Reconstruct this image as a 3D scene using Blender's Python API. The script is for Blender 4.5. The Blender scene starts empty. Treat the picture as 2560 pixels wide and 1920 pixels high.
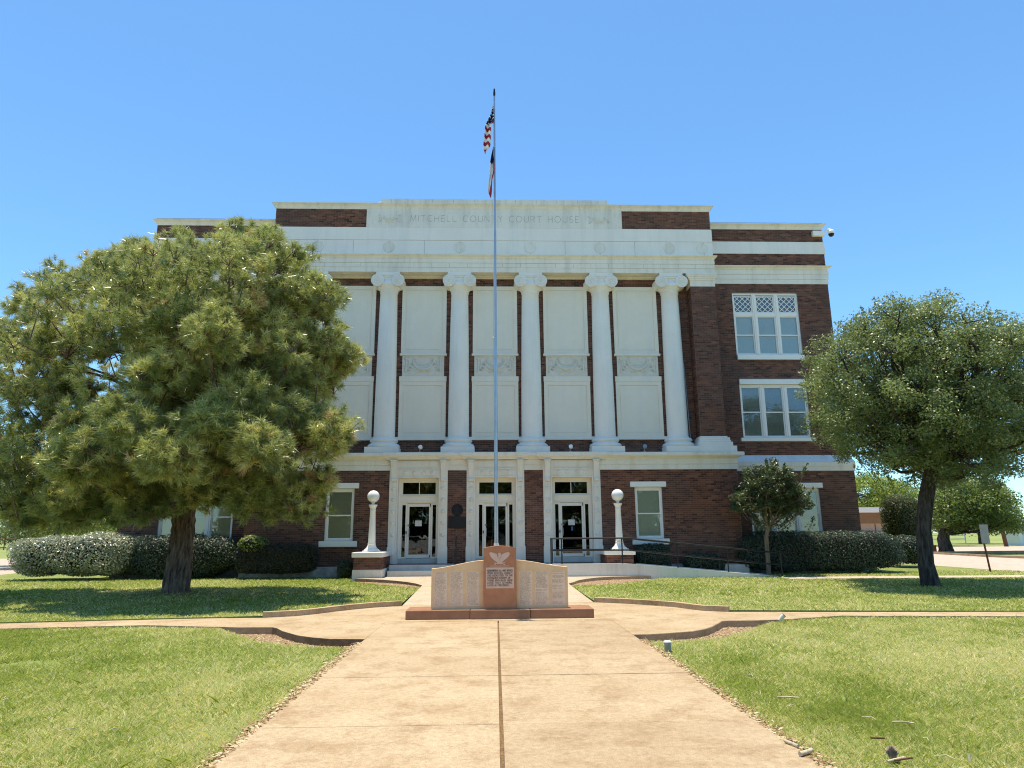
import bpy, bmesh, math, random
import numpy as np
from mathutils import Vector, Matrix
random.seed(7)
rng = np.random.default_rng(11)
D = bpy.data
S = bpy.context.scene
C = S.collection

# ------------------------------------------------------------------ camera, sky, sun, exposure
YAW, PITCH, ROLL, FPX, CAMH = 0.03322, 0.21910, -0.00744, 1700.3, 1.4
cy, sy, cp, sp = math.cos(YAW), math.sin(YAW), math.cos(PITCH), math.sin(PITCH)
fw = Vector((sy*cp, cy*cp, sp)); rt = Vector((cy, -sy, 0)); up = rt.cross(fw)
r2 = rt*math.cos(ROLL) + up*math.sin(ROLL); u2 = up*math.cos(ROLL) - rt*math.sin(ROLL)
cd = D.cameras.new('camera'); cam = D.objects.new('camera', cd); C.objects.link(cam)
cam.matrix_world = Matrix(((r2.x, u2.x, -fw.x, 0), (r2.y, u2.y, -fw.y, 0), (r2.z, u2.z, -fw.z, CAMH), (0, 0, 0, 1)))
cd.sensor_width = 36; cd.lens = FPX/2560*36; cd.clip_start = 0.1; cd.clip_end = 4000
S.camera = cam
SHX, SHY = 0.06, -0.10            # shadow displacement per metre of height
sunv = Vector((-SHX, -SHY, 1)).normalized()
ELEV = math.asin(sunv.z); AZ = math.atan2(sunv.x, sunv.y)
w = D.worlds.new('World'); S.world = w; w.use_nodes = True
nt = w.node_tree; bg = nt.nodes['Background']
sky = nt.nodes.new('ShaderNodeTexSky'); sky.sky_type = 'NISHITA'; sky.sun_disc = False
sky.sun_elevation = ELEV; sky.sun_rotation = AZ
sky.altitude = 600; sky.air_density = 1.0; sky.dust_density = 0.25; sky.ozone_density = 3.0
tint = nt.nodes.new('ShaderNodeMix'); tint.data_type = 'RGBA'; tint.blend_type = 'MULTIPLY'; tint.inputs[0].default_value = 1
tint.inputs[7].default_value = (.62, .86, .93, 1); nt.links.new(sky.outputs[0], tint.inputs[6])
nt.links.new(tint.outputs[2], bg.inputs[0]); bg.inputs[1].default_value = 0.124
sl = D.lights.new('sun', 'SUN'); sl.energy = 3.3; sl.angle = math.radians(0.53); sl.color = (1.0, 0.905, 0.74)
so = D.objects.new('sun', sl); C.objects.link(so)
so.rotation_euler = sunv.to_track_quat('Z', 'Y').to_euler(); so.location = (0, 0, 60)
S.view_settings.view_transform = 'Standard'; S.view_settings.look = 'None'
S.view_settings.gamma = 1; S.view_settings.use_curve_mapping = False
S.view_settings.exposure = 1.07
S.cycles.filter_width = 1.1; S.cycles.use_denoising = True; S.cycles.denoiser = 'OPENIMAGEDENOISE'; S.cycles.denoising_prefilter = 'NONE'; S.cycles.denoising_input_passes = 'RGB_ALBEDO_NORMAL'; S.cycles.sample_clamp_indirect = 4; S.cycles.max_bounces = 8; S.cycles.transparent_max_bounces = 12

# ------------------------------------------------------------------ materials
class NT:
    def __init__(s, name):
        s.m = D.materials.new(name); s.m.use_nodes = True; s.t = s.m.node_tree
        s.b = s.t.nodes['Principled BSDF']; s.out = s.t.nodes['Material Output']
    def n(s, typ, **kw):
        o = s.t.nodes.new('ShaderNode'+typ)
        for k, v in kw.items(): setattr(o, k, v)
        return o
    def l(s, a, b): s.t.links.new(a, b)
    def pos(s, scale=(1, 1, 1)):
        g = s.n('NewGeometry'); mp = s.n('Mapping'); mp.inputs['Scale'].default_value = scale
        s.l(g.outputs['Position'], mp.inputs['Vector']); return mp.outputs[0]
    def noise(s, scale, detail=4, rough=.55, vec=None):
        o = s.n('TexNoise'); o.inputs['Scale'].default_value = scale; o.inputs['Detail'].default_value = detail
        o.inputs['Roughness'].default_value = rough; s.l(vec or s.pos(), o.inputs['Vector']); return o.outputs['Fac']
    def ramp(s, fac, stops):
        r = s.n('ValToRGB'); e = r.color_ramp.elements
        while len(e) < len(stops): e.new(.5)
        for q, (p, c) in zip(e, stops):
            q.position = p; q.color = (*c, 1) if len(c) == 3 else c
        s.l(fac, r.inputs[0]); return r.outputs[0]
    def mix(s, fac, a, b, mode='MIX'):
        m = s.n('Mix', data_type='RGBA', blend_type=mode)
        for v, i in ((fac, 0), (a, 6), (b, 7)):
            if isinstance(v, (int, float)): m.inputs[i].default_value = v
            elif isinstance(v, tuple): m.inputs[i].default_value = (*v, 1)
            else: s.l(v, m.inputs[i])
        return m.outputs[2]
    def bump(s, h, dist=.01, st=.6):
        b = s.n('Bump'); b.inputs['Strength'].default_value = st; b.inputs['Distance'].default_value = dist
        s.l(h, b.inputs['Height']); s.l(b.outputs[0], s.b.inputs['Normal'])
    def col(s, c):
        if isinstance(c, tuple): s.b.inputs['Base Color'].default_value = (*c, 1)
        else: s.l(c, s.b.inputs['Base Color'])
    def rough(s, r, spec=.5):
        s.b.inputs['Roughness'].default_value = r; s.b.inputs['Specular IOR Level'].default_value = spec
def mottled(name, a, b, scale=3, fine=60, rough=.7, bump=.004, streak=None, spec=.3):
    m = NT(name); n1 = m.noise(scale, 6, .65); n2 = m.noise(fine, 3)
    c = m.ramp(n1, [(.3, a), (.7, b)])
    c = m.mix(.22, c, m.ramp(n2, [(.3, (.55, .55, .55)), (.7, (1, 1, 1))]), 'MULTIPLY')
    if streak:
        n3 = m.noise(1.0, 6, .7, m.pos((3.0, 3.0, .30)))
        c = m.mix(m.ramp(n3, [(.48, (0, 0, 0)), (.72, (.75, .75, .75))]), c, streak)
        n4 = m.noise(2.3, 8, .75); c = m.mix(m.ramp(n4, [(.58, (0, 0, 0)), (.70, (.4, .4, .4))]), c, streak)
    m.col(c); m.rough(rough, spec); m.bump(n2, bump, .4); return m.m
def plain(name, c, rough=.5, metal=0, spec=.5, var=.15, scale=8):
    m = NT(name); n1 = m.noise(scale, 5, .6)
    m.col(m.mix(var, c, m.ramp(n1, [(.3, (0, 0, 0)), (.7, (1, 1, 1))]), 'OVERLAY'))
    m.rough(rough, spec); m.b.inputs['Metallic'].default_value = metal; return m.m
M = {}
M['stone'] = mottled('cast_stone', (.84, .775, .67), (.90, .845, .74), 1.2, 45, .8, .003, (.60, .56, .48))
M['stone_attic'] = mottled('weathered_cast_stone', (.78, .735, .655), (.88, .83, .75), 1.0, 30, .85, .003, (.50, .48, .43))
M['cream'] = mottled('cream_painted_stone', (.80, .75, .65), (.88, .83, .73), 1.5, 50, .7, .002, (.66, .57, .42))
M['column'] = mottled('painted_column_stone', (.85, .80, .725), (.91, .865, .79), 1.0, 60, .6, .002, (.72, .70, .66))
M['white'] = plain('white_paint', (.88, .84, .765), .5, var=.06, scale=3)
M['door_frame'] = plain('anodised_frame', (.84, .78, .66), .4, var=.08)
M['panel'] = mottled('beige_panel_stucco', (.83, .755, .63), (.88, .81, .69), 2.5, 70, .85, .004, (.74, .70, .62))
M['letter'] = plain('engraving_shade', (.41, .40, .37), .9)  # groove shadow painted as grey on raised letter strokes
M['groove'] = plain('dark_joint', (.20, .19, .17), .9)
M['relief'] = mottled('carved_stone', (.66, .62, .53), (.78, .74, .65), 6, 40, .85, .006)
def brick_mat():
    m = NT('dark_brown_brick'); a = m.n('Attribute', attribute_name='tint'); a.attribute_type = 'GEOMETRY'
    c = m.ramp(a.outputs['Fac'], [(0, (.055, .024, .016)), (.35, (.150, .060, .037)), (.7, (.25, .100, .057)), (1, (.33, .145, .085))])
    big = m.noise(.45, 5, .6)
    c = m.mix(m.ramp(big, [(.35, (0, 0, 0)), (.70, (.6, .6, .6))]), c, (.085, .060, .050))
    fine = m.noise(70, 3); c = m.mix(.4, c, m.ramp(fine, [(.3, (.5, .5, .5)), (.7, (1, 1, 1))]), 'MULTIPLY')
    m.col(c); m.rough(.75, .3); m.bump(fine, .004); return m.m
M['brick'] = brick_mat()
M['mortar'] = mottled('brown_mortar', (.20, .135, .115), (.29, .20, .17), 2, 80, .95, .003)
M['bronze'] = plain('dark_bronze', (.02, .02, .022), .45, .6, var=.3)
M['granite_red'] = mottled('red_granite', (.42, .175, .085), (.54, .24, .125), 5, 140, .5, .001)
M['granite_base'] = mottled('brown_granite', (.28, .135, .072), (.37, .185, .105), 5, 140, .55, .001)
M['granite_tan'] = mottled('tan_granite', (.78, .50, .26), (.88, .61, .35), 6, 150, .55, .001)
M['granite_pale'] = mottled('honed_pale_granite', (.80, .585, .41), (.87, .675, .49), 8, 150, .7, .001)
M['granite_pink'] = mottled('honed_pink_granite', (.66, .45, .35), (.74, .53, .42), 8, 150, .7, .001)
M['ink'] = plain('engraved_lettering', (.27, .21, .165), .9)
def concrete(name, a, b, dark, sc=1.0):
    m = NT(name); n1 = m.noise(.7*sc, 7, .65); n2 = m.noise(120, 2); n3 = m.noise(2.2, 8, .75)
    c = m.ramp(n1, [(.28, a), (.72, b)])
    c = m.mix(m.ramp(n3, [(.48, (0, 0, 0)), (.66, (1, 1, 1))]), c, dark)
    n5 = m.noise(14, 6, .7, m.pos((.5, 1.6, 1)))
    c = m.mix(m.ramp(n5, [(.60, (0, 0, 0)), (.72, (.5, .5, .5))]), c, (dark[0]*.7, dark[1]*.62, dark[2]*.55))
    c = m.mix(.5, c, m.ramp(n2, [(.3, (.48, .45, .40)), (.62, (1.08, 1.08, 1.08))]), 'MULTIPLY')
    n4 = m.noise(9, 4, .6); c = m.mix(m.ramp(n4, [(.68, (0, 0, 0)), (.76, (.45, .45, .45))]), c, (.16, .10, .055))
    n6 = m.noise(20, 8, .8); c = m.mix(.75, c, m.ramp(n6, [(.36, (.68, .64, .58)), (.62, (1.06, 1.06, 1.06))]), 'MULTIPLY')
    oi = m.n('ObjectInfo'); c = m.mix(1.0, c, m.ramp(oi.outputs['Random'], [(0, (.90, .88, .86)), (1, (1.04, 1.03, 1.02))]), 'MULTIPLY')
    m.col(c); m.rough(.9, .2); m.bump(n6, .004, .5); return m.m
M['path'] = concrete('tan_concrete', (.44, .325, .195), (.555, .445, .295), (.365, .255, .145))
M['walk'] = concrete('pale_concrete', (.54, .45, .33), (.61, .52, .40), (.47, .38, .26))
M['kerb'] = concrete('kerb_concrete', (.48, .35, .21), (.58, .44, .28), (.36, .25, .145), 3)
M['painted_concrete'] = mottled('white_painted_concrete', (.76, .71, .62), (.84, .79, .70), 1.2, 40, .75, .003, (.6, .54, .45))
M['step'] = mottled('grey_painted_concrete', (.60, .58, .53), (.68, .66, .61), 1.5, 50, .8, .003, (.46, .41, .37))
M['landing'] = mottled('brown_landing', (.30, .20, .18), (.36, .25, .22), 2, 60, .8, .003)  # reddish brown, darker than the steps
M['plinth'] = mottled('peeling_white_plinth', (.22, .19, .16), (.66, .65, .60), 3.0, 30, .85, .006)
M['street'] = concrete('street_pavement', (.58, .47, .38), (.66, .55, .46), (.48, .37, .29), .3)
M['seam'] = mottled('dirt_filled_seam', (.08, .05, .025), (.28, .18, .085), 40, 90, 1, .01)
M['gravel'] = mottled('gravel', (.22, .13, .075), (.46, .31, .20), 30, 90, 1, .02)
M['chip'] = None
M['soil'] = mottled('dry_soil', (.17, .125, .07), (.27, .21, .13), .8, 30, 1, .02)
M['black_iron'] = plain('black_painted_iron', (.012, .012, .013), .4, .2)
M['steel'] = plain('galvanised_pole', (.42, .45, .50), .35, .7, var=.1)
M['grey_metal'] = plain('grey_metal', (.30, .32, .33), .45, .5)
M['globe'] = plain('milk_glass_globe', (.80, .80, .79), .15, var=.03)
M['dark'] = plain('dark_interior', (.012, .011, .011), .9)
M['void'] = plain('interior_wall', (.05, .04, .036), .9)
M['shade'] = mottled('pale_window_shade', (.86, .88, .80), (.90, .92, .84), .8, 40, .9, .001)
M['shade_green'] = mottled('green_window_shade', (.74, .74, .60), (.80, .80, .66), .8, 40, .9, .001)
M['blind'] = plain('blind_slat', (.72, .74, .70), .6, var=.1)
M['paper'] = plain('paper', (.62, .60, .55), .9, var=.1)
M['blue'] = plain('blue_sticker', (.03, .09, .28), .6)
M['red_dark'] = plain('red_banner', (.16, .012, .012), .8)
M['roof'] = plain('roof_membrane', (.35, .34, .32), .9)
M['slope'] = mottled('white_roof_sheet', (.68, .70, .72), (.78, .79, .80), 2, 40, .6, .004, (.5, .5, .48))
M['wood'] = plain('dry_wood', (.48, .40, .27), .9, var=.4, scale=30)
M['wood_dark'] = plain('rusty_post', (.12, .05, .025), .85, var=.3, scale=20)
M['cone'] = plain('pine_cone', (.26, .20, .15), .9, var=.4, scale=40)
M['tan_brick_far'] = mottled('tan_brick', (.24, .135, .07), (.28, .165, .09), 3, 20, .9, .01)
M['siding'] = plain('white_siding', (.72, .74, .76), .6)
M['pink_stucco'] = plain('pale_pink_stucco', (.62, .50, .42), .9)
M['blue_grey'] = plain('blue_grey_paint', (.20, .27, .36), .6)
M['sign_back'] = plain('sign_back_aluminium', (.26, .28, .26), .5, .3)
def glass(name, tint=(1, 1, 1)):
    m = NT(name); m.t.nodes.remove(m.b)
    f = m.n('Fresnel'); f.inputs[0].default_value = 1.75
    t = m.n('BsdfTransparent'); t.inputs[0].default_value = (*tint, 1)
    g = m.n('BsdfGlossy'); g.inputs['Roughness'].default_value = .01
    n1 = m.noise(1.4, 2); b = m.n('Bump'); b.inputs['Strength'].default_value = .06; b.inputs['Distance'].default_value = .05
    m.l(n1, b.inputs['Height']); m.l(b.outputs[0], g.inputs['Normal'])
    x = m.n('MixShader'); m.l(f.outputs[0], x.inputs[0]); m.l(t.outputs[0], x.inputs[1]); m.l(g.outputs[0], x.inputs[2])
    m.l(x.outputs[0], m.out.inputs[0]); return m.m
M['glass'] = glass('window_glass', (.96, .98, .97))
M['door_glass'] = glass('tinted_door_glass', (.30, .30, .30))
def leafmat(name, stops, trans=.3, rough=.45, spec=.5, tcol=None):
    m = NT(name); a = m.n('Attribute', attribute_name='tint'); a.attribute_type = 'GEOMETRY'
    c = m.ramp(a.outputs['Fac'], stops); m.col(c); m.rough(rough, spec)
    tr = m.n('BsdfTranslucent'); x = m.n('MixShader'); x.inputs[0].default_value = trans
    m.l(m.mix(.6, c, tcol or (.35, .45, .08), 'MIX') if trans > 0 else c, tr.inputs[0])
    m.l(m.b.outputs[0], x.inputs[1]); m.l(tr.outputs[0], x.inputs[2]); m.l(x.outputs[0], m.out.inputs[0]); return m.m
M['needle'] = leafmat('pine_needles', [(0, (.11, .16, .055)), (.4, (.30, .35, .10)), (.8, (.60, .60, .20)), (.93, (.72, .64, .30)), (1, (.50, .30, .15))], .30, .30, 1.0, (.70, .70, .2))
M['oak_leaf'] = leafmat('live_oak_leaves', [(0, (.06, .095, .038)), (.6, (.18, .24, .085)), (1, (.40, .46, .20))], .3, .42, .6, (.40, .46, .12))
M['small_leaf'] = leafmat('dark_leathery_leaves', [(0, (.035, .05, .025)), (.6, (.07, .10, .04)), (1, (.18, .22, .07))], .2, .42, .5, (.24, .30, .08))
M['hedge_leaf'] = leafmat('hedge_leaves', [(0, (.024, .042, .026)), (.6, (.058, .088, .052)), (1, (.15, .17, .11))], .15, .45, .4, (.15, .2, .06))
M['lit_hedge_leaf'] = leafmat('sunlit_hedge_leaves', [(0, (.06, .09, .045)), (.5, (.22, .25, .15)), (1, (.74, .73, .56))], .25, .3, .8, (.5, .52, .25))  # lit copy of the hedge leaves: sun glare painted into the colour
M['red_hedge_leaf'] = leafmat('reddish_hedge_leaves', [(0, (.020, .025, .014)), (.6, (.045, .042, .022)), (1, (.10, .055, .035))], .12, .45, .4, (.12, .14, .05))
M['lime_leaf'] = leafmat('lime_green_leaves', [(0, (.13, .19, .03)), (.6, (.28, .34, .06)), (1, (.44, .48, .13))], .4, .5, .3)
M['mid_leaf'] = leafmat('mid_green_leaves', [(0, (.05, .085, .026)), (.6, (.13, .18, .045)), (1, (.28, .33, .10))], .35, .4, .4)
M['far_leaf'] = leafmat('pale_mesquite_leaves', [(0, (.10, .15, .06)), (.6, (.16, .21, .09)), (1, (.24, .28, .14))], .35, .6, .2)  # paler, duller green for the distant trees
M['topiary_leaf'] = leafmat('topiary_leaves', [(0, (.025, .045, .018)), (.6, (.06, .075, .018)), (1, (.14, .13, .02))], .2, .5, .3)
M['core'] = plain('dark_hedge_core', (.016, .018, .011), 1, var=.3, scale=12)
M['grass'] = leafmat('lawn_grass', [(0, (.10, .145, .028)), (.34, (.235, .325, .050)), (.54, (.38, .42, .105)), (.72, (.60, .52, .27)), (1, (.87, .75, .44))], .42, .6, .15, (.58, .66, .14))
def lawn_mat():
    m = NT('turf'); n1 = m.noise(.55, 5, .6); n2 = m.noise(6, 5, .7); n3 = m.noise(60, 3)
    c = m.ramp(n1, [(.35, (.15, .215, .042)), (.55, (.22, .265, .072)), (.75, (.33, .31, .13))])
    c = m.mix(m.ramp(n2, [(.45, (0, 0, 0)), (.7, (.7, .7, .7))]), c, (.42, .38, .17))
    c = m.mix(.45, c, m.ramp(n3, [(.3, (.4, .42, .35)), (.7, (1, 1, 1))]), 'MULTIPLY')
    m.col(c); m.rough(1, .1); m.bump(n3, .02, .7); return m.m
M['turf'] = lawn_mat()
def bark(name, a, b, sc=9):
    m = NT(name); n1 = m.noise(sc, 7, .7, m.pos((1.6, 1.6, .28))); n2 = m.noise(50, 3)
    c = m.ramp(n1, [(.36, a), (.62, b)]); m.col(m.mix(.4, c, m.ramp(n2, [(.3, (.5, .5, .5)), (.7, (1, 1, 1))]), 'MULTIPLY'))
    m.rough(.95, .2); m.bump(n1, .05, .9); return m.m
M['bark_pine'] = bark('pine_bark', (.045, .030, .024), (.30, .21, .155), 8)
M['bark_oak'] = bark('oak_bark', (.022, .018, .015), (.12, .10, .085), 10)
M['bark_smooth'] = bark('smooth_bark', (.15, .12, .085), (.28, .22, .16), 6)
def straw_mat():
    m = NT('straw_litter'); a = m.n('Attribute', attribute_name='tint'); a.attribute_type = 'GEOMETRY'
    m.col(m.ramp(a.outputs['Fac'], [(0, (.14, .07, .035)), (.5, (.36, .24, .12)), (1, (.58, .48, .30))])); m.rough(.9, .2); return m.m
M['chip'] = straw_mat()

# ------------------------------------------------------------------ mesh helpers
def link(o, parent=None):
    C.objects.link(o)
    if parent: o.parent = parent
    return o
class MB:
    def __init__(s): s.v = []; s.f = []; s.sm = []; s.t = []
    def add(s, v, f, smooth=False, tint=0):
        k = len(s.v); s.v += [tuple(p) for p in v]; s.f += [tuple(i+k for i in q) for q in f]
        s.sm += [smooth]*len(f); s.t += [tint]*len(v); return s
    def box(s, x0, x1, y0, y1, z0, z1, bev=0, tint=0):
        if x1 < x0: x0, x1 = x1, x0
        if y1 < y0: y0, y1 = y1, y0
        if bev <= 0:
            v = [(x, y, z) for z in (z0, z1) for y in (y0, y1) for x in (x0, x1)]
            return s.add(v, [(0, 2, 3, 1), (4, 5, 7, 6), (0, 1, 5, 4), (1, 3, 7, 5), (3, 2, 6, 7), (2, 0, 4, 6)], False, tint)
        bm = bmesh.new(); bmesh.ops.create_cube(bm, size=1)
        for q in bm.verts: q.co = Vector(((x0+x1)/2+q.co.x*(x1-x0), (y0+y1)/2+q.co.y*(y1-y0), (z0+z1)/2+q.co.z*(z1-z0)))
        bmesh.ops.bevel(bm, geom=bm.edges[:], offset=bev, segments=2, affect='EDGES', profile=.6)
        bm.verts.index_update()
        s.add([q.co[:] for q in bm.verts], [[q.index for q in f.verts] for f in bm.faces], False, tint); bm.free(); return s
    def tube(s, pts, r, n=8, cap=True, smooth=True, tint=0):
        P = [Vector(p) for p in pts]; R = r if isinstance(r, (list, tuple)) else [r]*len(P)
        v = []; f = []; pu = None
        for i, p in enumerate(P):
            d = (P[min(i+1, len(P)-1)]-P[max(i-1, 0)]).normalized()
            a = pu if pu is not None else (Vector((0, 0, 1)) if abs(d.z) < .9 else Vector((1, 0, 0)))
            u = (a-d*a.dot(d)).normalized(); pu = u; ww = d.cross(u)
            for k in range(n):
                t = 2*math.pi*k/n; v.append(p+(u*math.cos(t)+ww*math.sin(t))*R[i])
        for i in range(len(P)-1):
            for k in range(n):
                f.append((i*n+k, i*n+(k+1) % n, (i+1)*n+(k+1) % n, (i+1)*n+k))
        s.add(v, f, smooth, tint)
        if cap: s.add([v[k] for k in range(n)], [tuple(range(n-1, -1, -1))], False, tint); s.add(v[-n:], [tuple(range(n))], False, tint)
        return s
    def lathe(s, c, prof, n=32, smooth=True, cap=True):
        v = []; f = []
        for (r, z) in prof:
            for k in range(n):
                t = 2*math.pi*k/n; v.append((c[0]+r*math.cos(t), c[1]+r*math.sin(t), c[2]+z))
        for i in range(len(prof)-1):
            for k in range(n): f.append((i*n+k, i*n+(k+1) % n, (i+1)*n+(k+1) % n, (i+1)*n+k))
        s.add(v, f, smooth)
        if cap:
            s.add(v[-n:], [tuple(range(n))]); s.add(v[:n], [tuple(range(n-1, -1, -1))])
        return s
    def prism(s, poly, y0, y1):       # polygon in (x,z), extruded along y; front face at y0
        n = len(poly); a = sum(poly[i][0]*poly[(i+1) % n][1]-poly[(i+1) % n][0]*poly[i][1] for i in range(n))
        if a < 0: poly = poly[::-1]
        v = [(x, y0, z) for x, z in poly]+[(x, y1, z) for x, z in poly]
        f = [tuple(range(n)), tuple(range(2*n-1, n-1, -1))]+[(i, i+n, (i+1) % n+n, (i+1) % n) for i in range(n)]
        return s.add(v, f)
    def slab(s, poly, z0, z1):        # polygon in (x,y); z1 number or function
        n = len(poly); a = sum(poly[i][0]*poly[(i+1) % n][1]-poly[(i+1) % n][0]*poly[i][1] for i in range(n))
        if a < 0: poly = poly[::-1]
        zf = z1 if callable(z1) else (lambda x, y: z1)
        v = [(x, y, z0) for x, y in poly]+[(x, y, zf(x, y)) for x, y in poly]
        f = [tuple(range(n-1, -1, -1)), tuple(range(n, 2*n))]+[(i, (i+1) % n, (i+1) % n+n, i+n) for i in range(n)]
        return s.add(v, f)
    def ribbon(s, pts, wd, y, th=.004):   # stroke in the xz plane on a wall at y
        for (a, b) in zip(pts[:-1], pts[1:]):
            dx, dz = b[0]-a[0], b[1]-a[1]; L = math.hypot(dx, dz) or 1; ex, ez = dx/L*wd*.4, dz/L*wd*.4; nx, nz = -dz/L*wd/2, dx/L*wd/2
            s.prism([(a[0]-ex+nx, a[1]-ez+nz), (a[0]-ex-nx, a[1]-ez-nz), (b[0]+ex-nx, b[1]+ez-nz), (b[0]+ex+nx, b[1]+ez+nz)], y-th, y)
        return s
    def mesh(s, name, mat, tint=False):
        m = D.meshes.new(name); m.from_pydata(s.v, [], s.f)
        m.polygons.foreach_set('use_smooth', s.sm)
        if tint: m.attributes.new('tint', 'FLOAT', 'POINT').data.foreach_set('value', s.t)
        m.materials.append(mat); m.update(); return m
    def build(s, name, mat, parent=None, tint=False):
        return link(D.objects.new(name, s.mesh(name, M[mat] if isinstance(mat, str) else mat, tint)), parent)
def npmesh(name, V, F, mat, tint=None, parent=None, smooth=False):
    m = D.meshes.new(name); k = F.shape[1]
    m.vertices.add(len(V)); m.vertices.foreach_set('co', V.astype(np.float32).ravel())
    m.loops.add(F.size); m.loops.foreach_set('vertex_index', F.astype(np.int32).ravel())
    m.polygons.add(len(F)); m.polygons.foreach_set('loop_start', np.arange(0, F.size, k, dtype=np.int32))
    try: m.polygons.foreach_set('loop_total', np.full(len(F), k, dtype=np.int32))
    except Exception: pass
    if tint is not None: m.attributes.new('tint', 'FLOAT', 'POINT').data.foreach_set('value', tint.astype(np.float32))
    m.materials.append(M[mat]); m.update(); m.validate()
    return link(D.objects.new(name, m), parent)
def tag(o, label=None, cat=None, group=None, kind=None):
    if label: o['label'] = label
    if cat: o['category'] = cat
    if group: o['group'] = group
    if kind: o['kind'] = kind
    return o
def thing(name, label, cat, loc, group=None):
    o = D.objects.new(name, None); C.objects.link(o); o.location = loc; o.empty_display_size = .2
    bpy.context.view_layer.update
    return tag(o, label, cat, group)
class Th:   # a thing whose parts are written in world coordinates
    def __init__(s, name, label, cat, loc, group=None):
        s.o = thing(name, label, cat, loc, group); s.loc = Vector(loc)
    def part(s, mb, name, mat, parent=None, label=None, tint=False, kind=None):
        o = mb.build(name, mat, parent or s.o, tint)
        o.matrix_parent_inverse = Matrix.Identity(4)
        o.data.transform(Matrix.Translation(-s.loc))
        if label: o['label'] = label
        if kind: o['kind'] = kind
        return o
# ------------------------------------------------------------------ ground and paving
def struct(mb, name, mat, parent=None):
    o = mb.build(name, mat, parent); o['kind'] = 'structure'; return o
g = MB(); g.add([(-1500, -300, -.16), (1500, -300, -.16), (1500, 2500, -.16), (-1500, 2500, -.16)], [(0, 1, 2, 3)])
def far_mat():
    m = NT('pasture'); n1 = m.noise(.05, 6, .6); n2 = m.noise(.6, 5, .7)
    c = m.ramp(n1, [(.35, (.20, .26, .07)), (.6, (.30, .32, .11)), (.8, (.44, .40, .20))])
    m.col(m.mix(.5, c, m.ramp(n2, [(.3, (.55, .55, .55)), (.7, (1, 1, 1))]), 'MULTIPLY')); m.rough(1, .1); return m.m
M['pasture'] = far_mat()
struct(g, 'ground', 'pasture')
LOWL = [(-1.75, 10.12), (-2.24, 10.18), (-2.55, 10.36), (-2.8, 10.57), (-3.17, 11.07), (-3.36, 11.42), (-3.46, 11.53), (-4.02, 11.57)]
LOWR = [(2.05, 10.25), (2.3, 10.27), (2.52, 10.33), (2.99, 10.52), (3.25, 10.75), (3.44, 11.02), (3.72, 11.5), (3.80, 11.66), (3.9, 11.71), (4.42, 11.69)]
UPL = [(-1.82, 14.74), (-2.35, 14.45), (-2.65, 14.16), (-2.91, 13.86), (-3.22, 13.4), (-3.52, 13.08), (-4.04, 12.87)]
UPR = [(2.21, 15.07), (2.77, 14.73), (3.2, 14.35), (3.62, 13.92), (3.8, 13.5), (3.97, 13.2), (4.38, 12.98)]
BL = [(-4.6, 11.72), (-5.68, 12.0), (-8, 11.74), (-46, 11.7)]
TL = [(-46, 12.44), (-8.3, 12.46), (-5.83, 12.8), (-4.74, 12.9)]
BR = [(4.95, 11.8), (6.08, 12.2), (9, 11.85), (46, 11.85)]
TR = [(46, 12.45), (9.49, 12.47), (6.38, 12.82)]
def zs(x, y): return max(0, min(1, (y-15)/7))*.10
plaza = LOWL+BL+TL+UPL[::-1]+UPR+TR+BR[::-1]+LOWR[::-1]+[(2.05, 12.07), (-1.75, 12.07)]
struct(MB().slab(plaza, -.3, 0), 'plaza', 'path')
REARL = [(-1.88, 19.71), (-2.12, 20.35), (-2.46, 20.94), (-2.85, 21.45), (-3.33, 21.91), (-3.8, 22.25), (-4.28, 22.5)]
REARR = [(2.22, 19.9), (2.43, 20.4), (2.6, 20.9), (2.9, 21.44), (3.3, 21.95), (3.86, 22.32), (4.76, 22.5)]
walkp = [(-1.81, 14.75), (-1.88, 19.71)]+REARL[1:]+[(-3.4, 22.76), (-3.4, 23.5), (1.95, 23.5), (1.95, 22.6), (5.3, 22.6)]+REARR[::-1]+[(2.2, 19.7), (2.2, 15.08)]
struct(MB().slab(walkp, -.3, zs), 'walkway', 'walk')
# the central path: two columns of slabs with a dirt seam between them
pth = MB().slab([(-1.77, -4), (2.07, -4), (2.07, 12.06), (-1.77, 12.06)], -.3, -.035)
path = struct(pth, 'path', 'seam')
rows = [(-4, -1.6), (-1.6, .2), (.2, 2.0), (2.0, 3.8), (3.8, 5.62), (5.62, 7.46), (7.46, 9.3), (9.3, 12.065)]
for i, (a, b) in enumerate(rows):
    for sx in (0, 1):
        jl = .135-.006*0; x0, x1 = ((-1.75, .127) if sx == 0 else (.147, 2.05))
        m = MB().box(x0, x1, a+.003, b-.003, -.2, random.uniform(-.002, .002), .004)
        for q in range(len(m.v)):
            x, y, z = m.v[q]
            if (sx == 0 and x > 0) or (sx == 1 and x < 1): x += (y-12)*.008+(0 if y > 9.4 else (-.004 if sx == 0 else .004))
            m.v[q] = (x, y, z)
        m.build('paving_slab', 'path', path)
sl_n = 0
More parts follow.
